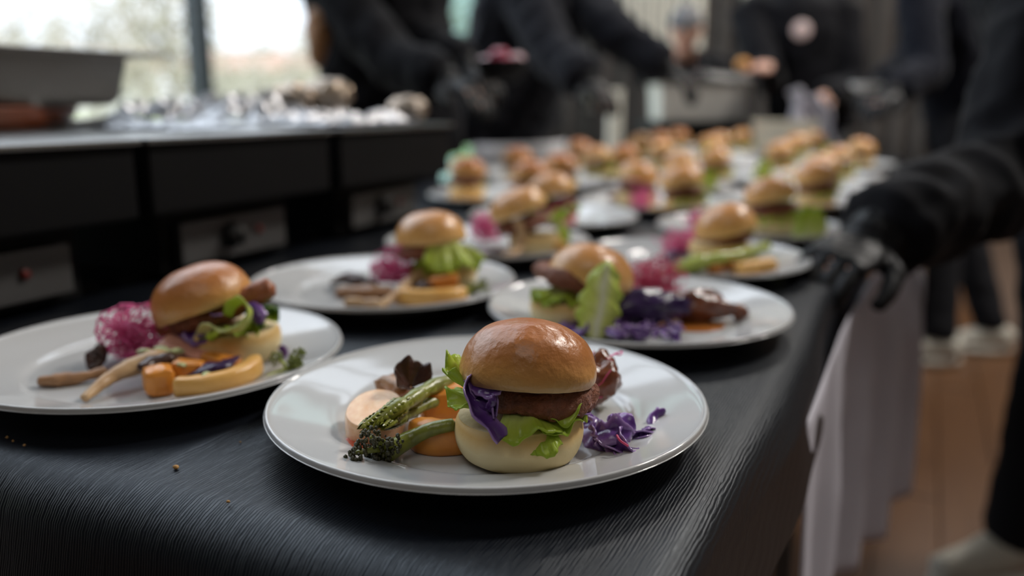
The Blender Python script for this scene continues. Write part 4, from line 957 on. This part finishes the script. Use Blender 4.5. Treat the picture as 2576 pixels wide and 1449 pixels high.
def hand(bm, w, d, pn, sc=1.0, curl=.5, fat=0.0, side=1):
    """palm and five fingers: wrist w, direction d, palm normal pn (the side the fingers close towards)"""
    d = d.normalized(); pn = (pn-d*pn.dot(d)).normalized(); s = d.cross(pn)*side; c = w+d*.045*sc
    add_loft(bm, [(w-d*.015*sc, s, .024*sc+fat, pn, .018*sc+fat), (w+d*.012*sc, s, .030*sc+fat, pn, .017*sc+fat), (w+d*.05*sc, s, .042*sc+fat, pn, .016*sc+fat), (w+d*.088*sc, s, .041*sc+fat, pn, .013*sc+fat)], 14)
    for k, (o_, L) in enumerate(((-.030, .062), (-.010, .076), (.011, .082), (.031, .073))):
        p0 = w+d*.080*sc+s*o_*sc; a = .25*curl; pts = [p0]; ang = a
        for seg, q in enumerate((.42, .33, .25)):
            ang += curl*.55; dirn = d*math.cos(ang)+pn*math.sin(ang)+s*o_*(1.2 if curl > .45 else .2); pts.append(pts[-1]+dirn.normalized()*L*q*sc)
        add_tube(bm, pts, [.0092*sc+fat, .0088*sc+fat, .008*sc+fat, .0068*sc+fat], 10)
    p0 = w+d*.022*sc-s*.026*sc+pn*.004
    pts = [p0, p0+(d*.55-s*.72+pn*.25)*.040*sc, p0+(d*.55-s*.72+pn*.25)*.040*sc+(d*.85-s*.25+pn*.45*curl*1.5)*.032*sc, p0+(d*.55-s*.72+pn*.25)*.040*sc+(d*.85-s*.25+pn*.45*curl*1.5)*.032*sc+(d*.9+pn*.5*curl*1.5)*.024*sc]
    add_tube(bm, pts, [.0135*sc+fat, .0115*sc+fat, .0095*sc+fat, .0075*sc+fat], 10)
Z3 = Vector((0, 0, 1))
def person(label, pelvis, neck, face, shoulders, arms, ankles, top, legs, look=None, gloves=True, headup=.0, hands=None, hair=None, cap=False, eyes=False, fold=.006, voxel=.013, sleeve=1.0, wide=1.0, loose=1.0, apron=None, badge=None, fseed=0):
    base = Vector((pelvis.x, pelvis.y, 0)); f = Vector((face[0], face[1], 0)).normalized(); s = f.cross(Z3)     # s: the person's right
    G = lambda v: Vector(v)-base
    pe, nk = G(pelvis), G(neck); d = (nk-pe).normalized(); V = s.cross(d)*1.0
    V = d.cross(s)*-1.0
    if V.dot(f) < 0: V = -V
    tl = (nk-pe).length; lk = (look or (f*.9-Z3*.25)).normalized()
    hc = nk+(d*.5+Z3*.5+f*.25).normalized()*.165
    hs = lk.cross(Z3).normalized(); hu = hs.cross(lk).normalized()
    bm = bmesh.new()
    add_loft(bm, [(pe-d*.10, s, .12, V, .085), (pe, s, .155*wide, V, .10), (pe+d*tl*.3, s, .130*wide, V, .085), (pe+d*tl*.62, s, .150*wide, V, .10), (pe+d*tl*.86, s, .140*wide, V, .085), (nk, s, .06, V, .055)])
    add_tube(bm, [nk-d*.03, nk+(hc-nk)*.5, hc], [.055, .050, .050], 14)
    hd = bmesh.ops.create_icosphere(bm, subdivisions=3, radius=1)['verts']; R3 = Matrix((hs, lk, hu)).transposed()
    for v in hd:
        p = v.co.copy(); w = 1-.22*max(0, -p.z)**1.5
        v.co = hc+hu*.02+R3 @ Vector((p.x*.074*w, p.y*.094*(1-.12*max(0, -p.z)), p.z*.112))
    def face_blob(x, y, z, r, sc=(1, 1, 1)):
        q = bmesh.ops.create_icosphere(bm, subdivisions=2, radius=r)['verts']
        for v in q: v.co = hc+hu*.02+R3 @ Vector((x+v.co.x*sc[0], y+v.co.y*sc[1], z+v.co.z*sc[2]))
    face_blob(0, .092, -.022, .016, (.75, 1, 1.3)); face_blob(0, .088, .005, .010, (.8, .9, 2)); face_blob(0, .078, -.085, .022, (1.2, .9, .8))
    face_blob(0, .083, -.056, .014, (1.5, .6, .5))
    for q in (-1, 1): face_blob(q*.074, -.005, -.012, .018, (.4, .9, 1.7)); face_blob(q*.030, .075, .022, .016, (1.3, .5, .5)); face_blob(q*.042, .062, -.03, .02, (1, .8, 1))
    hns = []
    for k, (el, wr) in enumerate(arms):
        sh = G(shoulders[k]); el = G(el); wr = G(wr)
        limb(bm, [sh+d*.0, sh*.5+el*.5, el, el*.5+wr*.5, wr], [.052, .045, .038, .034, .025])
        h = (hands or {}).get(k) or ((wr-el), Vector((0, 0, -1)), .5)
        hand(bm, wr, Vector(h[0]), Vector(h[1]), 1, h[2], -.0012, 1 if k == 0 else -1)
        if gloves:
            hn = bmesh.new(); hns.append(hn); hand(hn, wr, Vector(h[0]), Vector(h[1]), 1, h[2], .0012, 1 if k == 0 else -1)
            hn2 = Vector(h[0]).normalized(); add_tube(hn, [wr-(wr-el).normalized()*.055, wr, wr+hn2*.02], [.044, .039, .034], 14)
    hips = [pe-d*.0+s*.085*q-Z3*.02 for q in (-1, 1)]; an = [G(a) for a in ankles]
    kn = [(h+a)*.5+f*.03 for h, a in zip(hips, an)]
    fd = [Vector((f.x, f.y, 0))]*2
    for h, k_, a, q in zip(hips, kn, an, fd):
        limb(bm, [h, h*.5+k_*.5, k_, k_*.5+a*.5+f*-.01, a], [.085, .070, .052, .050, .034])
        add_tube(bm, [a-q*.05-Z3*.045, a+q*.05-Z3*.045, a+q*.15-Z3*.055], [.030, .032, .022], 12)
    me = flesh(bm, .0075, 2); me.materials.append(skin)
    body = obj('person', me, skin, None, base); tag(body, label, 'person')
    # clothing
    bm = bmesh.new(); L = loose
    add_loft(bm, [(pe-d*.13, s, .178*wide*L, V, .128*L), (pe-d*.05, s, .185*wide*L, V, .138*L), (pe+d*tl*.28, s, .172*wide*L, V, .130*L), (pe+d*tl*.62, s, .190*wide*L, V, .140*L), (pe+d*tl*.84, s, .178*wide*L, V, .118*L), (pe+d*tl*.97, s, .095, V, .085), (nk+d*.02, s, .070, V, .066)], 24)
    for k, (el, wr) in enumerate(arms):
        sh = G(shoulders[k]); el = G(el); wr = G(wr); c2 = wr+(el-wr).normalized()*.030; q = sleeve
        p = limb(bm, [sh, sh*.5+el*.5, el, el*.55+wr*.45, wr*.8+el*.2, c2], [.082*q, .074*q, .068*q, .060*q, .056*q, .042*q], 18)
        add_tube(bm, [pe+d*tl*.78, sh], [.10, .085*q], 14)
        for j in (.62, .72, .80, .88):      # bunched folds before the cuff
            c = el.lerp(wr, j); add_tube(bm, [c-(wr-el).normalized()*.010, c+(wr-el).normalized()*.010], [.059*q*(1.08-.25*(j-.6)), .060*q*(1.08-.25*(j-.6))], 16)
    me = flesh(bm, voxel, 3, fold, fseed); obj('sweatshirt', me, top, body)
    bm = bmesh.new()
    add_loft(bm, [(pe+d*.04, s, .165*wide, V, .118), (pe-Z3*.06, s, .172*wide, V, .125), (pe-Z3*.14, s, .165*wide, V, .115)], 20)
    for h, k_, a in zip(hips, kn, an): limb(bm, [h, h*.5+k_*.5, k_, k_*.5+a*.5, a+Z3*.01], [.098, .088, .072, .066, .060], 16)
    obj('trousers', flesh(bm, .016, 3, .004, fseed+3), legs, body)
    for a in an:
        bm = bmesh.new(); q = f
        add_tube(bm, [a-q*.065-Z3*.030, a-q*.03-Z3*.010, a+q*.02-Z3*.018, a+q*.09-Z3*.040, a+q*.165-Z3*.050], [.040, .047, .047, .040, .032], 16)
        for v in bm.verts: v.co.z = max(v.co.z, .022)
        o = obj('shoe', flesh(bm, .008, 2), shoe_m, body)
        bm = bmesh.new(); add_loft(bm, [(Vector((a.x, a.y, zz))+q*.05, q, .135*e, q.cross(Z3), .048*e) for zz, e in ((.003, .95), (.016, 1), (.028, .98))], 24); obj('sole', bm, sole_m, o)
    for hn in hns: obj('glove', flesh(hn, .0036, 2, .0012, fseed, 60), glove_m, body)
    if hair:
        bm = bmesh.new(); hb = hc+hu*.02
        q = bmesh.ops.create_icosphere(bm, subdivisions=3, radius=1)['verts']
        for v in q:
            p = v.co.copy(); v.co = hb+hu*.012-lk*.014+R3 @ Vector((p.x*.082, p.y*.096, p.z*.112))
        for pts, rad in hair[1]: limb(bm, [hb+R3 @ Vector(pts[0])]+[G(x) if isinstance(x, Vector) else hb+R3 @ Vector(x) for x in pts[1:]], rad, 12)
        me = flesh(bm, .008, 2, .004, 2, 40); obj('hair', me, hair[0], body)
    if cap:
        bm = bmesh.new(); q = bmesh.ops.create_icosphere(bm, subdivisions=3, radius=1)['verts']
        for v in q:
            p = v.co.copy(); p.z = max(p.z, .05); v.co = hc+hu*.035+R3 @ Vector((p.x*.082, p.y*.103, p.z*.100))
        obj('cap', bm, cap_m, body)
    if eyes:
        for q in (-1, 1):
            c = hc+hu*.02+R3 @ Vector((q*.030, .080, .004)); bm = bmesh.new(); add_ball(bm, c, .011, 2); e = obj('eye', bm, white_m, body)
            bm = bmesh.new(); add_ball(bm, c+lk*.0065, .006, 2); obj('iris', bm, eye_m, e)
        bm = bmesh.new(); c = hc+hu*.02+R3 @ Vector((0, .090, -.056))
        q = bmesh.ops.create_icosphere(bm, subdivisions=2, radius=1)['verts']
        for v in q: v.co = c+R3 @ Vector((v.co.x*.022, v.co.y*.005, v.co.z*.006))
        obj('mouth', bm, lip_m, body)
    if apron:
        z0, z1, off = apron
        def af(u, v):
            a = (u-.5)*2.3; r = .185*wide*off; q = pe+Z3*(z0+(z1-z0)*v)+s*(r*math.sin(a))+f*(.150*off*math.cos(a)+.006*math.sin(u*30+v*2))
            return q
        o = obj('apron', sheet(af, 40, 16, .003), apron_m, body)
    if badge:
        bm = lathe([(0, 0), (.040, 0), (.040, .003), (.036, .005), (0, .005)], 28); rigid(bm, Matrix.Translation(G(badge)) @ V.to_track_quat('Z', 'Y').to_matrix().to_4x4()); obj('badge', bm, badge_m, body, label='round pale pink badge on the chest')
    return body
def standing(px, py, Z, z): p = at(px, py, Z); return Vector((p.x, p.y, z))

# A: between the window and the warmers, long auburn hair hanging forward
pv = standing(985, 200, 2.45, .93); nk_ = standing(935, 0, 2.38, 1.42); fc = (.75, -.66)
sR = nk_+Vector((-.10, -.16, -.09)); sL = nk_+Vector((.06, .13, -.10))
person('person in black by the window with long auburn hair hanging down', pv, nk_, fc, [sR, sL],
       [(at(985, 150, 2.14), at(1120, 205, 2.04)), (at(1055, 95, 2.36), at(1172, 172, 2.22))],
       [Vector((pv.x-.08, pv.y-.06, .085)), Vector((pv.x+.06, pv.y+.10, .085))], sweat, trouser, look=Vector((.6, -.6, -.45)), wide=1.08, loose=1.04, fold=.008,
       hair=(hair_m, [([(-.05, .02, .0), (-.085, .0, -.10), at(818, 20, 2.22), at(800, 110, 2.20), at(795, 165, 2.20)], [.05, .045, .036, .028, .014])]), fseed=1)
# B: at the end of the warmers, reaching across to the far pan
pv = standing(1272, 200, 3.24, .93); nk_ = standing(1385, 0, 3.12, 1.46); fc = (.95, -.30)
sR = nk_+Vector((-.06, -.17, -.09)); sL = nk_+Vector((.05, .17, -.09))
person('person in slate hoodie reaching right over the end of the warmers', pv, nk_, fc, [sR, sL],
       [(at(1390, 130, 2.82), at(1480, 205, 2.68)), (at(1540, 75, 2.95), at(1680, 175, 2.85))],
       [Vector((pv.x-.04, pv.y-.10, .085)), Vector((pv.x+.03, pv.y+.10, .085))], slate, trouser, wide=1.28, loose=1.14, fold=.010, sleeve=1.15, gloves=True, apron=(-.62, -.13, 1.20), look=Vector((.8, .1, -.5)), hair=(hair_dark, []), fseed=2)
# C: bending behind the cart, face lit from the window
pv = standing(1725, 200, 4.75, .90); nk_ = at(1722, 150, 4.36); fc = (.33, -.94)
sR = nk_+Vector((-.20, -.03, -.05)); sL = nk_+Vector((.18, .07, -.05))
person('person in black bending forward, pale face and grey cap', pv, nk_, fc, [sR, sL],
       [(at(1660, 190, 4.30), at(1705, 205, 4.10)), (at(1815, 190, 4.33), at(1775, 185, 4.12))],
       [Vector((pv.x-.10, pv.y, .085)), Vector((pv.x+.10, pv.y+.03, .085))], sweat, trouser, look=Vector((.10, -.95, -.30)), cap=True, eyes=True, fold=.007, gloves=True, fseed=4)
# D: facing the camera, round badge on the chest
pv = standing(2040, 200, 3.95, .95); nk_ = standing(2000, 0, 3.90, 1.44); fc = (.28, -.96)
sR = nk_+Vector((-.21, -.05, -.09)); sL = nk_+Vector((.21, .07, -.09))
person('person in a black sweatshirt with a round pale badge and blue jeans', pv, nk_, fc, [sR, sL],
       [(at(1935, 200, 3.78), at(1925, 172, 3.55)), (at(2140, 220, 3.85), at(2070, 245, 3.62))],
       [Vector((pv.x-.10, pv.y, .085)), Vector((pv.x+.10, pv.y, .085))], sweat, jeans, look=Vector((-.1, -.9, -.3)), eyes=True, wide=1.08, loose=1.02, fold=.006, gloves=False, badge=at(2016, 76, 3.745), hair=(hair_dark, []), fseed=6)
# E: in navy at the right side further down
pv = standing(2420, 250, 3.35, .93); nk_ = standing(2330, 0, 3.25, 1.40); fc = (-.95, -.30)
sR = nk_+Vector((.03, .18, -.09)); sL = nk_+Vector((-.02, -.18, -.09))
person('person in a navy top at the right, partly behind the big sleeve', pv, nk_, fc, [sR, sL],
       [(at(2290, 150, 3.30), at(2215, 220, 3.12)), (at(2330, 180, 3.00), at(2245, 235, 2.90))],
       [at(2360, 868, 3.15).xy.to_3d()+Z3*.085, at(2490, 855, 3.30).xy.to_3d()+Z3*.085], navy, trouser, fold=.006, gloves=True, look=Vector((-.9, -.2, -.4)), hair=(hair_dark, []), fseed=7)
# F: big sleeve in the right foreground, black glove on the plate
pv = Vector((.535, 1.43, .93)); nk_ = Vector((.40, 1.20, 1.33)); fc = (-.80, -.60)
sR = Vector((.33, 1.40, 1.24)); sL = Vector((.415, 1.075, 1.185))
elb = at(2520, 440, 1.16); wri = at(2200, 600, 1.05)
person('person in a black sweatshirt, gloved hand on a plate, right foreground', pv, nk_, fc, [sR, sL],
       [(Vector((.43, 1.66, 1.0)), Vector((.47, 1.64, .80))), (elb, wri)],
       [Vector((.475, 1.40, .085)), Vector((.60, 1.52, .085))], sweat, trouser, fold=.011, voxel=.008, gloves=True, sleeve=1.0, loose=1.05, look=Vector((-.8, -.5, -.6)),
       hands={1: (at(2050, 690, .985)-wri, Vector((-.15, .12, -1)), .44)}, hair=(hair_dark, []), fseed=9)

# things in the crew's hands and around them
o = obj('pickled_onion_bowl', lathe(smooth_profile([(0, .004), (.035, .004), (.058, .03), (.066, .05), (.068, .05), (.060, .028), (.038, 0), (0, 0)], 4), 40), black_metal, None, at(1262, 205, 2.10)); tag(o, 'dark bowl of pink onions held over the warmers', 'bowl')
q = at(1262, 190, 2.10); on_m = M('pickled_onion', (.50, .05, .10), (.62, .22, .30), rough=.25, scale=60, coat=.3); on_p = M('pale_onion', (.66, .40, .44), (.72, .52, .56), rough=.25, scale=60, coat=.3)
for k, (ox, oz, r_, m_, lb) in enumerate(((-.040, .012, .022, on_p, 'pale onion piece at the left of the held bowl'), (-.006, .026, .026, on_m, 'crimson onion piece on top in the held bowl'), (.034, .018, .024, on_p, 'pale pink onion piece at the right of the held bowl'), (.010, .006, .030, on_m, 'crimson onion piece lowest in the held bowl'))):
    d_ = RT*ox; tag(obj('pink_onion', blob(r_, r_*.9, r_*.7, 120+k, .2, 1.6, sub=3), m_, None, (q.x+d_.x, q.y+d_.y-.02*(k == 3), q.z+oz)), lb, 'onion', 'pink onions in the bowl')
p = at(1842, 196, 3.50)
o = obj('serving_tray', box((0, 0, 0), (.20, .10, .010), bev=.004), steel_dull, None, p, (.25, .08, YAW), smooth=False); tag(o, 'flat grey tray held by the worker with the round badge', 'tray')
o = obj('orange_piece', blob(.030, .026, .024, 77, .12, 1.5), M('orange_roast', (.62, .28, .05), (.55, .20, .03), rough=.4), None, at(1868, 178, 3.47)); tag(o, 'orange roast piece on the flat grey held tray', 'squash')  # plain orange food colour
p = at(1492, 278, 2.67)
o = obj('steel_cup', lathe(smooth_profile([(0, .003), (.024, .003), (.028, .04), (.030, .058), (.032, .058), (.030, .036), (.026, 0), (0, 0)], 3), 32), steel, None, p); tag(o, 'small steel cup below the slate hoodie sleeve', 'cup')
# white towel hanging at the far table end
def towel(u, v):
    return Vector(((u-.5)*(.13+.06*v)+.012*math.sin(v*9+u*5)-.05*(1-v)*(1-v), -.02*math.sin(u*9)-.03*v+.01*math.sin(u*24), -.235*v+.02*math.sin(u*6)*(1-v)))
p = at(2050, 232, 3.52)
o = obj('white_towel', sheet(towel, 36, 24, .004), white_cloth, None, p, (0, 0, YAW)); tag(o, 'white towel hanging in front of the blue jeans', 'towel')
p = at(2186, 224, 2.98)
o = obj('white_bowl', lathe(smooth_profile([(0, .003), (.03, .003), (.055, .018), (.062, .030), (.064, .030), (.058, .016), (.034, 0), (0, 0)], 3), 36), porcelain, None, p-Z3*.01); tag(o, 'small white bowl held by the person in navy', 'bowl')
